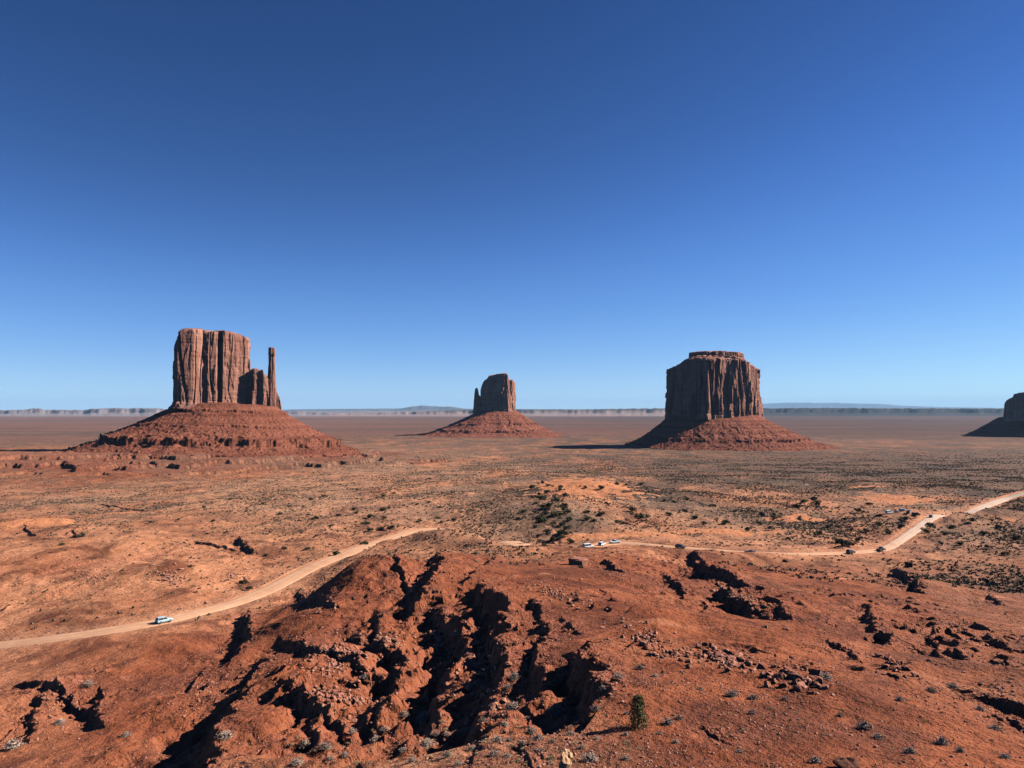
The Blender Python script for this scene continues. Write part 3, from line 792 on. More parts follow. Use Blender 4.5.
def mat_far(name, rim, slope, fleck, sc, z0=-60., z1=-20.):
    s = NT(name)
    n = s.noise(s.pos(sc, sc * .3, .03), 1, 6, .7); lay = s.noise(s.pos(sc * .12, sc * .12, .008), 1, 4, .55)
    z = s.n("ShaderNodeSeparateXYZ"); s.l(s.geo.outputs['Position'], z.inputs[0])
    h = s.math('ADD', z.outputs[2], s.math('MULTIPLY', s.math('SUBTRACT', lay, .5), 120.0))
    col = s.mix(s.mr(h, z0, z1), slope, rim); col = s.mix(s.mr(n, .56, .68, 0, .8), col, fleck)
    return s.done(col)
far_range("far_mesa", 14500, [(-160, 410.4), (-20, 410.6), (18, 410.2), (28, 409.8), (32, 408.4), (40, 408.3), (44, 409.9), (84, 410.2), (92, 409), (105, 408.5), (150, 408.3), (175, 409.4), (230, 410.5), (300, 411.4), (340, 413.5)], -118, 1500,
          mat_far("pale_mesa_rock", (.17, .135, .135), (.215, .172, .168), (.14, .115, .115), .0012), seed=1.0, rough=1.0)
far_range("far_mesa", 14500, [(325, 413.5), (395, 412), (440, 410.8), (470, 410), (530, 409.6), (552, 409.4), (580, 409.6), (610, 409.2), (640, 408.6), (700, 408.6)], -118, 1500,
          mat_far("pink_mesa_rock", (.075, .066, .06), (.24, .17, .15), (.10, .085, .07), .004, -50., 10.), seed=4.0, rough=1.0)
far_range("far_mesa", 15000, [(690, 409.5), (720, 408.6), (770, 408.4), (820, 408.2), (900, 408.5), (960, 408.6), (1040, 409), (1200, 409)], -118, 1500,
          mat_far("wooded_mesa_rock", (.026, .024, .022), (.04, .033, .028), (.09, .075, .068), .004, -100., -70.), seed=6.0, rough=1.0)
far_range("far_hills", 40000, [(250, 411), (290, 409.5), (330, 409), (400, 408.5), (412, 406.5), (422, 405.5), (432, 406.2), (452, 406.8), (465, 408.8), (560, 409.4), (700, 409.8)], -120, 3500,
          mat_far("far_hill_rock", (.09, .08, .07), (.14, .11, .09), (.07, .065, .055), .0007), seed=7.0, rough=.6)
far_range("far_mountains", 80000, [(690, 409), (740, 405.0), (770, 403.4), (790, 402.6), (810, 402.8), (838, 402.9), (860, 403.6), (880, 403.8), (900, 405.6), (935, 406.8), (980, 407.6), (1060, 409)], -125, 6000,
          mat_far("far_mountain_rock", (.06, .06, .06), (.08, .075, .07), (.05, .05, .045), .0004), seed=9.0, rough=.5)

# ------------------------------------------------------------------ haze
def build_haze():
    b = 108000.; z0, z1 = -140., 1300.
    V = [(x, y, z) for z in (z0, z1) for y in (-b, b) for x in (-b, b)]
    Fq = [(0, 2, 3, 1), (4, 5, 7, 6), (0, 1, 5, 4), (2, 6, 7, 3), (0, 4, 6, 2), (1, 3, 7, 5)]
    m = bpy.data.materials.new("haze_air"); m.use_nodes = True; t = m.node_tree; t.nodes.clear()
    o = t.nodes.new("ShaderNodeOutputMaterial"); v = t.nodes.new("ShaderNodeVolumePrincipled")
    v.inputs['Color'].default_value = (.42, .69, 1.0, 1); v.inputs['Density'].default_value = 1.15e-5; v.inputs['Anisotropy'].default_value = 0.0
    t.links.new(v.outputs[0], o.inputs['Volume'])
    ob = mesh_obj("haze", V, Fq, m, smooth=False); tag(ob, kind='stuff')
build_haze()

# ------------------------------------------------------------------ rocks
def rock_base(seed, sub=2, flat=.75):
    rg = np.random.default_rng(seed)
    bm = bmesh.new(); bmesh.ops.create_icosphere(bm, subdivisions=sub, radius=1)
    V = np.array([v.co[:] for v in bm.verts]); Fq = np.array([[v.index for v in f.verts] for f in bm.faces]); bm.free()
    for _ in range(11):                                       # cleave with random planes
        n = rg.normal(size=3); n /= np.linalg.norm(n); d = rg.uniform(.45, .8)
        k = V @ n; V = V - np.outer(np.maximum(k - d, 0), n)
    V = V * np.array([1, rg.uniform(.65, .95), flat * rg.uniform(.75, 1.1)])
    V += .05 * rg.normal(size=V.shape)
    return V, Fq
ROCKS = [rock_base(40 + i) for i in range(9)]
ROCKS_LO = [rock_base(80 + i, 1) for i in range(7)]
ROCK_ME = []
for V, Fq in ROCKS:
    o = mesh_obj("boulder", V, Fq, M_ROCK, smooth=False); ROCK_ME.append(o.data); bpy.data.objects.remove(o)

CLUSTERS = [  # x, y, rx, ry, tilt, count, size min/max (m), where
 (555, 594, 52, 15, .25, 190, .25, 1.0, "on the open red slope below the dark overhang"),
 (648, 640, 42, 19, .45, 200, .22, 1.0, "in the rockfall above the green juniper"),
 (722, 660, 52, 13, .25, 210, .25, 1.25, "in the long rockfall right of the green juniper"),
 (795, 677, 40, 13, .2, 120, .22, 1.1, "in the rockfall at the right of the long red slope"),
 (898, 668, 24, 9, .5, 45, .3, 1.2, "in the slanting row of slabs on the right slope"),
 (438, 640, 28, 58, 0, 260, .25, 1.1, "in the left black gully of the red hill"),
 (482, 660, 26, 58, 0, 280, .3, 1.25, "in the right black gully of the red hill"),
 (335, 665, 70, 55, 0, 420, .25, .95, "on the broken left flank of the red hill"),
 (60, 700, 48, 34, -.3, 180, .25, 1.0, "on the broken bank at the lower left"),
 (170, 577, 20, 10, 0, 170, .5, 1.7, "on the dark hummock beyond the road"),
 (95, 577, 26, 8, 0, 120, .4, 1.3, "on the sandy flat left of the dark hummock"),
 (232, 576, 28, 12, 0, 170, .4, 1.2, "in the pale rubble beside the road bend"),
 (300, 606, 26, 17, .4, 140, .25, .8, "on the bank below the road bend"),
 (600, 690, 20, 15, 0, 36, .2, .6, "in the black hollow left of the green juniper"),
 (205, 690, 38, 24, -.5, 150, .2, .7, "on the raked slope at the lower left"),
 (750, 600, 45, 15, .25, 220, .25, .8, "in the dark scree hollow on the right"),
 (960, 625, 60, 40, .3, 220, .2, .8, "on the rough slope at the right edge"),
 (1000, 690, 40, 30, .3, 90, .2, .6, "on the crumbling ledges at the lower right"),
 (338, 652, 62, 6, .1, 230, .3, 1.2, "along the upper ledge on the left flank of the red hill"),
 (335, 697, 52, 7, .15, 190, .3, 1.1, "along the lower ledge on the left flank of the red hill"),
 (314, 600, 20, 12, .3, 150, .35, 1.3, "on the steep face below the left peak of the red hill"),
 (386, 640, 26, 10, .2, 150, .3, 1.2, "on the ledge left of the left black gully"),
 (725, 590, 45, 14, .6, 200, .4, 1.4, "in the rubble of the dark hollow below the two black cars"),
 (910, 583, 26, 9, .2, 110, .4, 1.3, "around the dark hole below the road junction"),
 (620, 575, 40, 10, .4, 110, .25, .8, "on the shoulder below the white vehicles"),
]
rocks = []
for ci, (x, y, rx, ry, ti, n, s0, s1, where) in enumerate(CLUSTERS):
    a = RNG.uniform(0, 2 * np.pi, n); q = np.abs(RNG.normal(0, .55, n)) 
    dx = rx * q * np.cos(a); dy = ry * q * np.sin(a) + ti * dx
    h = hit(x + dx, y + dy, d0=45)
    sz = s0 + (s1 - s0) * RNG.uniform(0, 1, n) ** 1.8
    for i in range(n):
        rocks.append((sz[i] / h[i, 1], h[i], sz[i], ci))
rocks.sort(key=lambda t: -t[0])
big, rest = rocks[:270], rocks[270:]
seen_cluster = {}
for k, (_, h, s, ci) in enumerate(big):
    o = bpy.data.objects.new("boulder", ROCK_ME[k % len(ROCK_ME)]); COL.objects.link(o)
    o.location = (h[0], h[1], h[2] + s * .12)
    o.rotation_euler = (random.uniform(-.5, .5), random.uniform(-.5, .5), random.uniform(0, 6.28))
    o.scale = (s * .62 * random.uniform(.8, 1.25), s * .62 * random.uniform(.8, 1.2), s * .62 * random.uniform(.75, 1.2))
    where = CLUSTERS[ci][8]
    first = ci not in seen_cluster
    seen_cluster[ci] = 1
    tag(o, ("largest angular boulder " if first else "angular red sandstone boulder ") + where, "boulder", "boulders " + where)

def merge_rocks(items, variants):
    Vs, Fs, n0 = [], [], 0
    for k, (h, s) in enumerate(items):
        V, Fq = variants[k % len(variants)]
        a = RNG.uniform(0, 6.28); c, sn = math.cos(a), math.sin(a)
        m = np.array([[c, -sn, 0], [sn, c, 0], [0, 0, 1]])
        Vs.append((V * (s * .6 * RNG.uniform(.75, 1.25, 3))) @ m.T + np.array([h[0], h[1], h[2] + s * .1])); Fs.append(Fq + n0); n0 += len(V)
    return np.vstack(Vs), np.vstack(Fs)
items = [(h, s) for _, h, s, _ in rest]
# loose stones strewn over the red slopes
n = 110000
px = RNG.uniform(-40, 1064, n); py = 770 - (RNG.uniform(0, 1, n) ** .8) * 225
D = np.exp(RNG.uniform(math.log(48), math.log(420), n)); X = (px - 512) / F * D
zz_, red_, _, rough_, kroad, _, hill_, rd_, _, _ = height(X, D, True)
dens = .06 + .42 * sstep(.0, .5, fbm2(X / 16., D / 16., 3)) + .8 * rough_
keep = (RNG.uniform(0, 1, n) < dens * (.25 + .75 * red_)) & (rd_ > 6)
sizes = .05 + .28 * RNG.uniform(0, 1, n) ** 3.5 + .0007 * D
for x_, y_, z_, s_ in zip(X[keep], D[keep], zz_[keep], sizes[keep]): items.append(((x_, y_, z_), s_))
print("stones", len(items))
V, Fq = merge_rocks(items, ROCKS_LO)
tag(mesh_obj("loose_stones", V, Fq, M_STONES, smooth=False), kind='stuff')

# the row of stones lining the outer edge of the road bend
st_px = np.column_stack([np.linspace(258, 330, 30), np.interp(np.linspace(258, 330, 30), [258, 275, 290, 305, 330], [590.5, 583, 573.5, 566, 556])])
for k, h in enumerate(hit(st_px[:, 0], st_px[:, 1], d0=200)):
    i = int(np.argmin(np.hypot(ROAD[:, 0] - h[0], ROAD[:, 1] - h[1]))); t = ROAD[i + 1] - ROAD[i - 1]; t = t / np.hypot(*t)
    e = ROAD[i] + np.array([-t[1], t[0]]) * (5.6 + .5 * math.sin(k * 2.3))
    o = bpy.data.objects.new("stone", ROCK_ME[(k * 2) % len(ROCK_ME)]); COL.objects.link(o)
    sz = .5 + .25 * math.sin(k * 1.7); o.location = (e[0], e[1], float(hz(np.array([e[0]]), np.array([e[1]]))[0]) + .1); o.scale = (sz, sz * .9, sz * .8); o.rotation_euler = (0, 0, k * 1.3)
    tag(o, "dark red stone in the row lining the outer edge of the left road's bend", "stone", "stones lining the outer edge of the road bend")

def single_rock(px, py, sx, sy, sz, seed, label, mat=M_ROCK, rz=0., lift=.25, d0=45, sub=3, boxy=False):
    h = hit(px, py, d0=d0)[0]
    V, Fq = rock_base(seed, sub, 1.0)
    if boxy: V = np.sign(V) * np.abs(V / np.abs(V).max(0)) ** .38 + .035 * fbm3(V[:, 0] * 2, V[:, 1] * 2, V[:, 2] * 2)[:, None]
    V = V / np.abs(V).max(0) * np.array([sx, sy, sz])
    o = mesh_obj("boulder", V, Fq, mat, smooth=False); o.location = (h[0], h[1], h[2] + sz * lift); o.rotation_euler = (0, 0, rz)
    tag(o, label, "boulder")
M_TAN = mat_simple("tan_rock", (.40, .20, .10), (.56, .34, .19), 3, .08)
M_DKROCK = mat_simple("dark_rock", (.08, .035, .025), (.17, .07, .045), 3, .1)
single_rock(566, 770, .48, .45, .8, 33, "upright pale tan boulder at the bottom edge left of the green juniper", M_TAN, lift=.6)
single_rock(847, 768, .9, .6, .5, 9, "dark jagged boulder at the bottom edge right of the green juniper", M_DKROCK)
single_rock(579, 566, 2.6, 2.6, 2.2, 12, "big blocky rock with a black shaded face below the three white vehicles", M_ROCK, rz=-.75, boxy=True)
single_rock(909, 567, 1.2, 1.1, 1.2, 15, "squarish dark brown boulder on the pale flat below the road junction", M_DKROCK, lift=.6, boxy=True)
single_rock(786, 562, 1.5, 1.0, .9, 18, "small dark boulder beside the road above the scree hollow", M_DKROCK)

# ------------------------------------------------------------------ shrubs
def leaf_mat(name, a, b):
    s = NT(name); info = s.n("ShaderNodeObjectInfo").outputs['Random']; n = s.noise(s.pos(), 2.5, 3, .6)
    return s.done(s.mix(s.mr(s.math('ADD', n, s.math('MULTIPLY', info, .3)), .4, .85), a, b))
M_SAGE = leaf_mat("sagebrush_twigs", (.32, .20, .145), (.60, .44, .34))
M_GREEN = leaf_mat("desert_bush_leaves", (.045, .050, .025), (.10, .095, .05))
M_JUNI = leaf_mat("juniper_leaves", (.06, .066, .028), (.15, .145, .065))
M_WOOD = mat_simple("bare_wood", (.14, .09, .06), (.27, .19, .13), 6, .02)
M_SCRUB = leaf_mat("scrub_leaves", (.085, .064, .042), (.20, .145, .092))

def twig_shrub(seed, n=260, w=.5, h=.55, leaf=.05, spread=1.25):
    """a dome of thin upright twigs with small leaf faces along them"""
    rg = np.random.default_rng(seed); V, Fq = [], []
    for _ in range(n):
        th = rg.uniform(0, 6.28); el = rg.uniform(.25, 1.5); ln = rg.uniform(.55, 1.0)
        d = np.array([math.cos(th) * math.cos(el) * w * spread, math.sin(th) * math.cos(el) * w * spread, math.sin(el) * h]) * ln
        b = np.array([rg.normal(0, .07 * w), rg.normal(0, .07 * w), 0])
        side = np.cross(d, rg.normal(size=3)); side /= np.linalg.norm(side) + 1e-9
        k = len(V); wd = .008
        V += [b - side * wd, b + side * wd, b + d]; Fq.append((k, k + 1, k + 2))
        for _ in range(4):
            t = rg.uniform(.45, 1.0); c = b + d * t + rg.normal(0, .03 * w, 3); u = rg.normal(size=3); u /= np.linalg.norm(u); v = np.cross(u, rg.normal(size=3)); v /= np.linalg.norm(v) + 1e-9
            k = len(V); l = leaf * rg.uniform(.5, 1.2)
            V += [c - u * l, c + v * l * .35, c + u * l, c - v * l * .35]; Fq.append((k, k + 1, k + 2, k + 3))
    return V, Fq

def leafy_bush(seed, n=420, leaf=.11):
    rg = np.random.default_rng(seed); V, Fq = [], []
    lob = [(rg.normal(0, .36), rg.normal(0, .36), rg.uniform(.25, .7), rg.uniform(.3, .5)) for _ in range(7)]
    for i in range(n):
        x, y, z, r = lob[rg.integers(7)]
        d = rg.normal(size=3); d /= np.linalg.norm(d)
        c = np.array([x, y, z]) + d * r * rg.uniform(.55, 1.0) * np.array([1, 1, .75]); c[2] = max(c[2], .02)
        u = rg.normal(size=3); u /= np.linalg.norm(u); v = np.cross(u, rg.normal(size=3)); v /= np.linalg.norm(v) + 1e-9
        l = leaf * rg.uniform(.6, 1.4); k = len(V)
        V += [c - u * l, c + v * l * .6, c + u * l, c - v * l * .6]; Fq.append((k, k + 1, k + 2, k + 3))
    return V, Fq

def keep_mesh(name, VF, mat):
    o = mesh_obj(name, VF[0], VF[1], mat, smooth=False); me = o.data; bpy.data.objects.remove(o); return me
SAGE = [keep_mesh("sagebrush", twig_shrub(200 + i), M_SAGE) for i in range(5)]
BUSH = [keep_mesh("bush", leafy_bush(300 + i), M_GREEN) for i in range(6)]

SAGE_PX = [ # x, y of the foot, width in px
 (425,722,20),(404,716,11),(427,746,17),(436,735,9),(447,735,9),(447,757,12),(458,765,11),(403,751,9),(472,750,10),(497,742,14),(509,742,10),(494,755,13),(507,757,10),
 (483,722,10),(513,710,17),(514,679,13),(505,726,10),(532,732,13),(538,741,14),(527,720,9),(555,715,19),(523,744,9),(508,688,9),(466,731,9),
 (640,669,10),(618,678,11),(655,677,9),(604,689,9),(596,710,10),(590,761,20),(668,724,12),(676,743,9),(679,719,9),(626,735,7),(597,739,7),(582,748,8),(570,735,10),(627,714,6),(626,760,10),(660,734,6),
 (826,679,15),(864,729,16),(878,738,13),(942,744,15),(910,753,14),(931,693,12),(953,688,12),(995,730,13),(980,710,11),(815,762,14),(732,696,14),(754,699,12),(752,714,9),
 (225,738,17),(13,748,18),(88,686,12),(60,724,11),(126,736,11),(457,635,9),(325,749,15),(305,747,14),(376,742,12),(352,733,10),(365,678,9),(297,764,14),(385,730,9),
 (330,760,10),(345,756,9),(412,762,10),(540,752,10),(552,742,8),(700,690,8),(785,700,8),(840,716,8),(900,700,9),(960,752,10),(1005,758,12),(740,752,8)]
q = np.array(SAGE_PX, float); hh = hit(q[:, 0], q[:, 1], d0=45)
def quarter(x, y):
    return ("beside the lower left bank" if x < 260 else "along the near edge of the red hill" if x < 470 else "in front of the black gullies" if x < 565 else "around the green juniper" if x < 700 else "on the right foreground slope")
sizes_seen = {}
for k, (h, (x, y, w)) in enumerate(zip(hh, SAGE_PX)):
    o = bpy.data.objects.new("sagebrush", SAGE[k % 5]); COL.objects.link(o); o.location = h - np.array([0, 0, .03])
    s = w / F * h[1] / .95
    o.scale = (s, s, s * random.uniform(.75, 1.1)); o.rotation_euler = (0, 0, random.uniform(0, 6.28))
    g = quarter(x, y)
    lab = "dry grey sagebrush clump " + g
    if (x, y) == (590, 761): lab = "full grey sagebrush at the bottom edge beside the pale tan boulder"
    elif (x, y) == (555, 715): lab = "bushy grey sagebrush in the black shadow left of the juniper"
    elif (x, y) == (425, 722): lab = "wide pale grey sagebrush at the foot of the left black gully"
    elif (x, y) == (13, 748): lab = "grey sagebrush at the far lower left corner"
    elif (x, y) == (225, 738): lab = "grey sagebrush on the lit edge of the lower left hollow"
    elif (x, y) == (826, 679): lab = "lone grey sagebrush right of the long rockfall"
    tag(o, lab, "shrub", "grey sagebrush clumps " + g)

M_STRAW = leaf_mat("dry_grass", (.36, .25, .13), (.62, .47, .27))
TUFT = [keep_mesh("grass_tuft", twig_shrub(500 + i, 150, .5, .4, .03, 1.0), M_STRAW) for i in range(3)]
tr = np.random.default_rng(64); TPX = []
while len(TPX) < 75:
    x, y = tr.uniform(285, 640), tr.uniform(715, 768)
    if y > 716 + (abs(x - 470) / 12): TPX.append((x, y, tr.uniform(5, 10)))
for _ in range(30): TPX.append((tr.uniform(640, 1020), tr.uniform(690, 766), tr.uniform(4, 8)))
q = np.array(TPX); hh = hit(q[:, 0], q[:, 1], d0=45)
for k, (h, (x, y, w)) in enumerate(zip(hh, TPX)):
    o = bpy.data.objects.new("grass_tuft", TUFT[k % 3]); COL.objects.link(o); o.location = h - np.array([0, 0, .02])
    s = w / F * h[1]; o.scale = (s, s, s * tr.uniform(.5, .8)); o.rotation_euler = (0, 0, tr.uniform(0, 6.28))
    g = "on the sandy ground along the bottom edge" if x < 640 else "on the bare slope right of the juniper"
    tag(o, "small tuft of dry straw coloured grass " + g, "grass tuft", "dry grass tufts " + g)

BUSH_PX = [ # mid-distance dark bushes: x, y, width px
 (354,510,6),(385,511,9),(371,519,9),(316,520,8),(339,516,7),(323,497,6),(311,500,6),(356,490,5),(382,497,6),(394,494,5),(428,503,5),(440,508,5),(454,521,7),(437,519,6),(419,522,6),(394,529,9),(370,531,8),(380,530,7),(331,527,7),(308,550,8),(337,556,9),(365,545,9),(430,479,4),(416,505,5),(356,514,6),(365,524,8),(383,519,7),(442,523,5),
 (602,489,9),(618,485,6),(641,485,6),(605,504,6),(631,512,10),(666,502,7),(675,503,6),(686,512,7),(687,500,7),(640,519,13),(617,524,9),(568,514,9),(586,513,8),(600,516,9),(587,520,9),(596,522,9),(542,484,7),(522,513,9),(520,520,7),(670,515,8),(695,519,9),(545,500,12),(550,508,12),(548,516,12),(543,522,10),(559,535,11),(553,541,10),(584,488,6),(627,486,5),(623,524,6),
 (848,546,17),(838,543,10),(858,541,8),(724,524,11),(748,532,10),(771,530,8),(705,524,7),(812,500,9),(796,508,9),(806,503,10),(818,506,10),(858,512,9),(870,505,8),(877,517,8),(905,520,8),(915,516,9),(925,533,9),(930,528,12),(900,528,9),(890,534,8),(945,535,8),(955,528,9),(972,522,9),(985,535,9),(1000,528,9),(1015,540,10),(960,545,8),(1008,555,9),(940,545,7),(985,548,8),(880,525,8),(868,532,8),(845,520,7),(830,528,8),(820,535,8),(790,540,7),(775,519,7),(760,524,7),(735,512,6),(712,506,6),
 (82,536,7),(150,523,5),(178,520,5),(205,508,5),(230,500,5),(247,512,5),(262,505,5),(280,515,6),(290,507,5),(212,522,5),(62,545,6),(245,583,9),(250,590,8),(190,567,6),(265,556,6),(285,549,6),
]
for i_ in range(34):
    t_ = i_ / 33.0
    BUSH_PX.append((548 + 16 * math.sin(i_ * 2.4) + 6 * t_, 486 + 60 * t_, 6 + 5 * ((i_ * 7) % 5) / 5))
q = np.array(BUSH_PX, float); hh = hit(q[:, 0], q[:, 1], d0=280)
def zone(x, y):
    return ("on the sandy flat left of the road" if x < 300 else "scattered on the flat behind the left road" if x < 500 else "around the orange sand mound" if x < 700 else "on the scrubby flat left of the road junction" if x < 915 else "on the scrubby slope right of the road junction")
for k, (h, (x, y, w)) in enumerate(zip(hh, BUSH_PX)):
    o = bpy.data.objects.new("bush", BUSH[k % 6]); COL.objects.link(o); o.location = h - np.array([0, 0, .05])
    s = w / F * h[1] / 1.7
    o.scale = (s * random.uniform(.9, 1.1), s, s * random.uniform(.75, 1.0)); o.rotation_euler = (0, 0, random.uniform(0, 6.28))
    g = zone(x, y); lab = "dark green bush " + g
    if (x, y) == (848, 546): lab = "largest black-green bush above the road, left of the two dark cars"
    elif (x, y) == (724, 524): lab = "round dark bush standing alone on the sandy flat above the road"
    elif (x, y) == (354, 510): lab = "tallest dark bush on the flat behind the left road"
    elif (x, y) == (631, 512): lab = "dense round dark bush right of the orange sand mound"
    tag(o, lab, "bush", "dark bushes " + g)

# low scrub that nobody could count
def scrub():
    n = 420000
    px = RNG.uniform(-60, 1084, n)
    D = np.exp(RNG.uniform(math.log(230), math.log(1700), n)); X = (px - 512) / F * D
    z, red, veg, rough, kr, b, hill, rd, _, _ = height(X, D, True)
    pat = fbm2(X / 75. + 3, D / 75., 4)
    dens = np.clip(veg, 0, 1) ** 1.2 * (.10 + .90 * sstep(-.25, .4, pat)) * (1 - .9 * b)
    keep = (RNG.uniform(0, 1, n) < dens * .95 * (1 - .8 * sstep(1000, 1700, D)) + .010) & (rd > 6.5)
    X, D, z = X[keep], D[keep], z[keep]; n = len(X)
    print("scrub", n, len(keep))
    rg = np.random.default_rng(5); Vs, Fs = [], []
    S = (.32 + .6 * RNG.uniform(0, 1, n) ** 2) * (1 + D / 2600.)
    m = 7                                     # leaf clumps per shrub
    c = np.repeat(np.column_stack([X, D, z]), m, 0); s = np.repeat(S, m)
    d = rg.normal(size=(n * m, 3)); d /= np.linalg.norm(d, axis=1)[:, None]; d[:, 2] = np.abs(d[:, 2]) * .7
    c = c + d * (s * .6)[:, None] + np.array([0, 0, .1])
    u = rg.normal(size=(n * m, 3)); u /= np.linalg.norm(u, axis=1)[:, None]
    v = np.cross(u, rg.normal(size=(n * m, 3))); v /= np.linalg.norm(v, axis=1)[:, None]
    l = (s * .5)[:, None]
    V = np.stack([c - u * l, c + v * l * .7, c + u * l, c - v * l * .7], 1).reshape(-1, 3)
    tag(mesh_obj("scrub", V, np.arange(len(V)).reshape(-1, 4), M_SCRUB, smooth=False), kind='stuff')
scrub()

# ------------------------------------------------------------------ the juniper in the foreground
def juniper():
    h = hit(638, 727, d0=45)[0]; s = h[1] / F; Hh = 29 * s / math.cos(.36); W = 9.4 * s
    root = empty("juniper_tree", h); tag(root, "small upright green juniper standing alone on bare red ground", "tree")
    rg = np.random.default_rng(77); V, Fq = [], []
    def tube(a, b, ra, rb, n=7):
        a = np.array(a); b = np.array(b); d = b - a; d /= np.linalg.norm(d)
        u = np.cross(d, (0.3, .9, .2)); u /= np.linalg.norm(u); w = np.cross(d, u); k = len(V)
        for c, r in ((a, ra), (b, rb)):
            for i in range(n):
                t = 6.283 * i / n; V.append(c + r * (math.cos(t) * u + math.sin(t) * w))
        for i in range(n): Fq.append((k + i, k + (i + 1) % n, k + n + (i + 1) % n, k + n + i))
    tube((0, 0, -.1), (.02, .01, Hh * .45), .09, .06); tube((.02, .01, Hh * .45), (-.02, 0, Hh * .92), .06, .02)
    limbs = []
    for i in range(16):
        z = Hh * (.08 + .78 * i / 16); t = i * 2.4; r = W * (.85 - .35 * i / 16)
        e = (math.cos(t) * r, math.sin(t) * r, z + .35); tube((0, 0, z), e, .03, .01, 5); limbs.append(e)
    mesh_obj("trunk", V, Fq, M_WOOD, root)
    V2, F2 = [], []
    for i in range(5200):
        z = rg.uniform(.0, 1.0) ** .9
        rmax = W * (1.05 - .55 * z ** 1.4) * (1 + .16 * math.sin(z * 17 + 1))
        t = rg.uniform(0, 6.283); lump = 1 + .22 * math.sin(3 * t + z * 8) + .12 * math.sin(7 * t - z * 15)
        r = rmax * lump * math.sqrt(rg.uniform(.12, 1.0))
        c = np.array([math.cos(t) * r, math.sin(t) * r, .04 + z * Hh * (1 - .1 * (r / W))])
        if noise3(c[0] * 4, c[1] * 4, c[2] * 4) < -.28: continue
        u = rg.normal(size=3) + np.array([0, 0, .8]); u /= np.linalg.norm(u); v = np.cross(u, rg.normal(size=3)); v /= np.linalg.norm(v)
        l = rg.uniform(.03, .075); k = len(V2)
        V2 += [c - u * l, c + v * l * .5, c + u * l, c - v * l * .5]; F2.append((k, k + 1, k + 2, k + 3))
    mesh_obj("crown", V2, F2, M_JUNI, root, smooth=False)
juniper()
def green_sprig(px, py, w):
    h = hit(px, py, d0=45)[0]
    o = mesh_obj("bush", *leafy_bush(900, 300, .09), M_JUNI, smooth=False); s = w / F * h[1] / 1.6
    o.scale = (s, s, s * 1.5); o.location = h; tag(o, "tiny green sprig among stones just above the juniper", "bush")
green_sprig(662, 674, 5)

# ------------------------------------------------------------------ vehicles
def paint(name, c, rough=.35, metal=0.0):
    s = NT(name); s.b.inputs['Roughness'].default_value = rough; s.b.inputs['Metallic'].default_value = metal; s.b.inputs['Specular IOR Level'].default_value = .5
    n = s.noise(s.pos(), 1.5, 4, .6)
    return s.done(s.mix(s.mr(n, .45, .75, 0, .15), c, (.42, .26, .17)))          # road dust
P_ = dict(silver=paint("silver_blue_paint", (.42, .55, .60)), white=paint("white_paint", (.80, .80, .78)), dark=paint("dark_paint", (.008, .009, .012)),
          grey=paint("grey_paint", (.22, .23, .25)), blue=paint("blue_paint", (.10, .16, .26)), redp=paint("red_paint", (.30, .04, .03)))
M_GLASS = paint("dark_glass", (.015, .018, .022), .08); M_TYRE = paint("tyre_rubber", (.02, .02, .02), .9); M_RIM = paint("wheel_rim", (.45, .45, .46), .3, .8)
M_LAMP = paint("lamp_lens", (.75, .75, .72), .15); M_TAIL = paint("tail_lens", (.35, .02, .02), .2); M_TRIM = paint("black_trim", (.03, .03, .03), .6)

def loft(sections):
    """sections: (x, [(y, z) ...] half outline from the middle of the floor up to the middle of the roof)"""
    V, Fq = [], []; m = None
    for x, half in sections:
        full = [(y, z) for y, z in half] + [(-y, z) for y, z in reversed(half)]
        m = len(full); V += [(x, y, z) for y, z in full]
    for i in range(len(sections) - 1):
        for j in range(m):
            Fq.append((i * m + j, (i + 1) * m + j, (i + 1) * m + (j + 1) % m, i * m + (j + 1) % m))
    Fq.append(tuple(range(m))); Fq.append(tuple(reversed(range((len(sections) - 1) * m, len(sections) * m))))
    return V, Fq

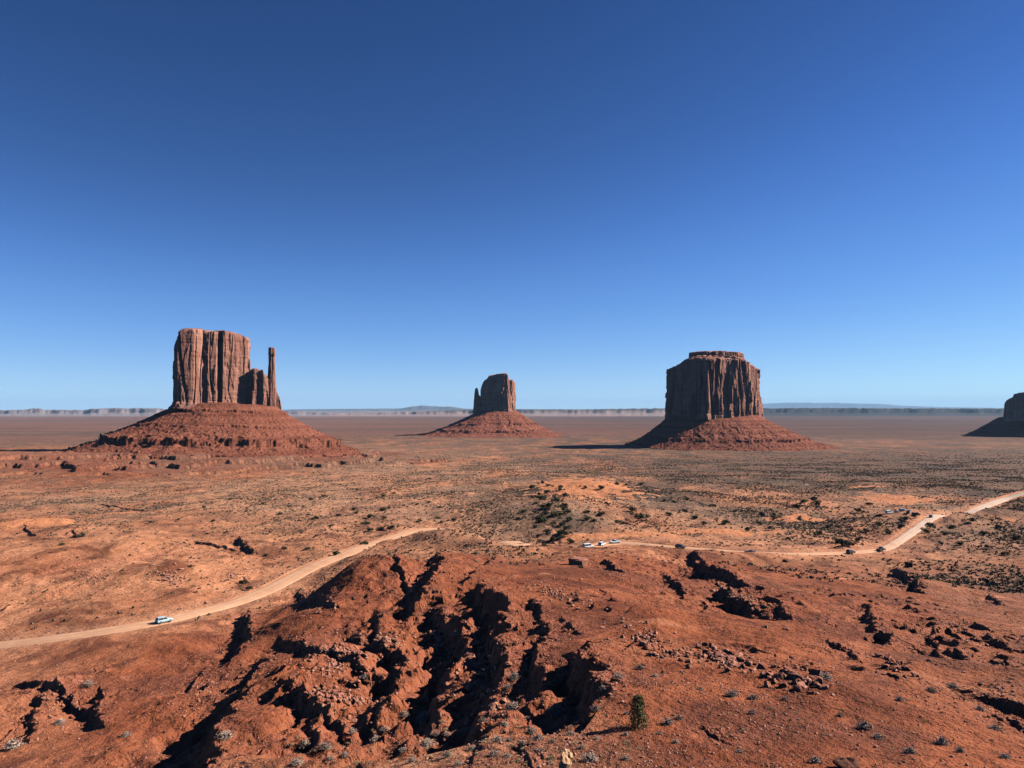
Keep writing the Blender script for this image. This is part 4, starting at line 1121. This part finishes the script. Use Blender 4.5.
def car_parts(root, kind, mat):
    L, W, Hh = dict(suv=(4.7, .94, 1.75), saloon=(4.6, .91, 1.46), pickup=(5.5, .98, 1.85), van=(5.2, 1.0, 2.1))[kind]
    fl = .32; belt = dict(suv=1.05, saloon=.92, pickup=1.12, van=1.15)[kind]; hood = belt - .06
    def sec(x, z1, w, zb=fl): return (x, [(.0, zb), (w * .92, zb), (w, zb + .18), (w, z1 - .16), (w * .95, z1 - .03), (w * .8, z1), (0, z1 + .02)])
    h = L / 2
    body = loft([sec(-h, belt - .12, W * .90, .45), sec(-h + .12, belt, W * .97), sec(-h + 1.2, belt, W), sec(.5, belt, W), sec(h - 1.5, belt - .01, W), sec(h - .6, hood - .04, W * .97), sec(h - .12, hood - .14, W * .9), sec(h, hood - .32, W * .82, .45)])
    mesh_obj("body", *body, mat, root, smooth=False)
    x0, x1, f0, f1 = dict(suv=(-h + .08, h - 1.35, .28, .85), saloon=(-h + .75, h - 1.35, .7, .95), pickup=(-.55, h - 1.6, .12, .75), van=(-h + .08, h - .95, .12, .85))[kind]
    def cs(x, z, w0, w1): return (x, [(0, belt - .05), (w0, belt - .05), (w0 - .01, belt), (w1 + .02, z - .07), (w1 - .05, z - .01), (0, z + .015)])
    wr = W * .80
    cab = loft([cs(x0, belt + .03, W * .93, W * .90), cs(x0 + f0, Hh - .02, W * .94, wr), cs((x0 + x1) / 2, Hh, W * .95, wr), cs(x1 - f1, Hh - .03, W * .94, wr), cs(x1, belt + .03, W * .90, W * .87)])
    mesh_obj("cabin", *cab, mat, root, smooth=False)
    def pane(name, pts, t=.012):
        p = [Vector(q) for q in pts]; n = (p[1] - p[0]).cross(p[2] - p[0]).normalized()
        V = [q + n * t for q in p] + [q - n * .03 for q in p]; m = len(p)
        Fq = [tuple(range(m)), tuple(reversed(range(m, 2 * m)))] + [(i, i + m, (i + 1) % m + m, (i + 1) % m) for i in range(m)]
        mesh_obj(name, [tuple(v) for v in V], Fq, M_GLASS, root, smooth=False)
    zt = Hh - .13; zb = belt + .06
    def onx(a0, a1, z, zlo, zhi): return a0 + (a1 - a0) * (z - zlo) / (zhi - zlo)
    fx = lambda z: onx(x1, x1 - f1, z, belt + .03, Hh - .03); bx = lambda z: onx(x0, x0 + f0, z, belt + .03, Hh - .02)
    hw = lambda z: W * .94 + (wr - W * .94) * (z - belt) / (Hh - belt)
    pane("windscreen", [(fx(zb), -hw(zb) * .86, zb), (fx(zb), hw(zb) * .86, zb), (fx(zt), hw(zt) * .86, zt), (fx(zt), -hw(zt) * .86, zt)], .03)
    pane("rear_window", [(bx(zb), hw(zb) * .82, zb), (bx(zb), -hw(zb) * .82, zb), (bx(zt), -hw(zt) * .82, zt), (bx(zt), hw(zt) * .82, zt)], .03)
    mids = (x0 + x1) / 2 + .1
    for s in (1, -1):
        for a, b, c, d in ((bx(zb) + .18, mids - .06, mids - .06, bx(zt) + .12), (mids + .06, fx(zb) - .3, fx(zt) - .12, mids + .06)):
            pts = [(a, s * hw(zb), zb), (b, s * hw(zb), zb), (c, s * hw(zt), zt), (d, s * hw(zt), zt)]
            pane("side_window", pts if s < 0 else pts[::-1], .035)
        for sx in (h - .95, -h + .95):
            r = .37 if kind != 'saloon' else .33; n = 20; V, Fq = [], []
            for yy, rr in ((W * .78, r * .9), (W * .80, r), (W * 1.0, r), (W * 1.02, r * .92), (W * 1.02, r * .62)):
                for i in range(n): V.append((sx + rr * math.cos(6.2832 * i / n), s * yy, r + rr * math.sin(6.2832 * i / n)))
            for q in range(4):
                for i in range(n): Fq.append((q * n + i, q * n + (i + 1) % n, (q + 1) * n + (i + 1) % n, (q + 1) * n + i))
            w = mesh_obj("wheel", V, Fq, M_TYRE, root, smooth=False)
            V, Fq = [(sx, s * W * 1.015, r)], []
            for i in range(n): V.append((sx + r * .62 * math.cos(6.2832 * i / n), s * W * 1.005, r + r * .62 * math.sin(6.2832 * i / n)))
            for i in range(n): Fq.append((0, 1 + i, 1 + (i + 1) % n))
            mesh_obj("rim", V, Fq, M_RIM, w, smooth=False)
        def lamp(name, x, y, z, m, dx):
            mesh_obj(name, [(x + a * dx, y + b * .16, z + c * .08) for a in (-1, 1) for b in (-1, 1) for c in (-1, 1)], [(0, 1, 3, 2), (4, 6, 7, 5), (0, 4, 5, 1), (2, 3, 7, 6), (0, 2, 6, 4), (1, 5, 7, 3)], m, root, smooth=False)
        lamp("headlight", h - .07, s * W * .62, hood - .26, M_LAMP, .06); lamp("tail_light", -h + .04, s * W * .72, belt - .22, M_TAIL, .06)
    for x, nme in ((h + .0, "front_bumper"), (-h - .0, "rear_bumper")):
        mesh_obj(nme, [(x + a * .07, b * W * .8, .5 + c * .09) for a in (-1, 1) for b in (-1, 1) for c in (-1, 1)], [(0, 1, 3, 2), (4, 6, 7, 5), (0, 4, 5, 1), (2, 3, 7, 6), (0, 2, 6, 4), (1, 5, 7, 3)], M_TRIM, root, smooth=False)
    if kind == 'pickup':
        mesh_obj("cargo_bed", [(-h + .15 + a, b, belt + .012) for a, b in ((0, -W * .8), (0, W * .8), (2.0, W * .8), (2.0, -W * .8))], [(0, 3, 2, 1)], M_TRIM, root, smooth=False)

def copy_tree(o, parent=None):
    c = o.copy(); COL.objects.link(c)
    if parent: c.parent = parent
    for ch in o.children: copy_tree(ch, c)
    return c
PROTO = {}
def vehicle(kind, paint_name, px, py, facing, label, group=None, on_road=True, d0=190):
    key = (kind, paint_name)
    if key not in PROTO:
        root = empty("parked_car" if not on_road else "car", (0, 0, 0)); car_parts(root, kind, P_[paint_name]); PROTO[key] = root
    else: root = copy_tree(PROTO[key])
    if on_road:
        # stand it on the road where this pixel meets it
        h = first_hit(px, py, bz, d0=d0)[0]
        i = int(np.argmin(np.hypot(ROAD[:, 0] - h[0], ROAD[:, 1] - h[1])))
        t = ROAD[min(i + 1, 899)] - ROAD[max(i - 1, 0)]
        ang = math.atan2(t[1], t[0]) + (0 if facing > 0 else math.pi)
        off = np.array([-t[1], t[0]]) / np.hypot(*t)
        s = float(np.clip((h[:2] - ROAD[i]) @ off, -2.6, 2.6))
        p = ROAD[i] + off * s; z = ROADZ[i] + .12 * (1 - (s / 4.2) ** 2) - .01
        if abs(s) > 5: print("car off road", label, s)
    else:
        h = hit(px, py, d0=d0)[0]; p = h[:2]; z = h[2]; ang = facing
    root.location = (p[0], p[1], z); root.rotation_euler = (0, 0, ang)
    root.name = "car"
    for k in ('group',):
        if k in root: del root[k]
    tag(root, label, "car" if kind != 'van' else "van", group)
    return root
vehicle('suv', 'silver', 168, 622, 1, "pale silver-blue car driving alone on the left dirt road", d0=150)
vehicle('van', 'white', 588, 546.5, 1, "leftmost of the three white vehicles on the middle road", "white vehicles on the middle road")
vehicle('suv', 'white', 604, 545, 1, "middle one of the three white vehicles on the road", "white vehicles on the middle road")
vehicle('pickup', 'white', 614, 543.5, -1, "rightmost of the three white vehicles on the middle road", "white vehicles on the middle road")
vehicle('suv', 'dark', 679, 548, 1, "black car on the pale road right of the white vehicles")
vehicle('saloon', 'dark', 748, 553.5, -1, "low black car on the pale road above the scree hollow")
vehicle('suv', 'dark', 853, 553.5, 1, "dark car on the road under the largest black-green bush")
vehicle('pickup', 'dark', 889, 551.5, 1, "dark pickup at the bend where the road turns uphill")
vehicle('suv', 'grey', 931, 517.5, 1, "grey car at the top of the rising road")
G = "cars parked beside the rising road"
for kind, pn, px, py, a, lab in (('van', 'white', 889, 513.5, .4, "white van parked at the left end of the roadside row"), ('saloon', 'blue', 896, 512.5, 1.3, "blue car parked second in the roadside row"),
      ('suv', 'silver', 902.5, 511, .2, "silver car parked in the middle of the roadside row"), ('pickup', 'grey', 909, 513, .9, "grey pickup parked near the right end of the roadside row"), ('suv', 'redp', 915.5, 515, .3, "dull red car parked nearest the rising road")):
    vehicle(kind, pn, px, py, a, lab, G, on_road=False, d0=420)
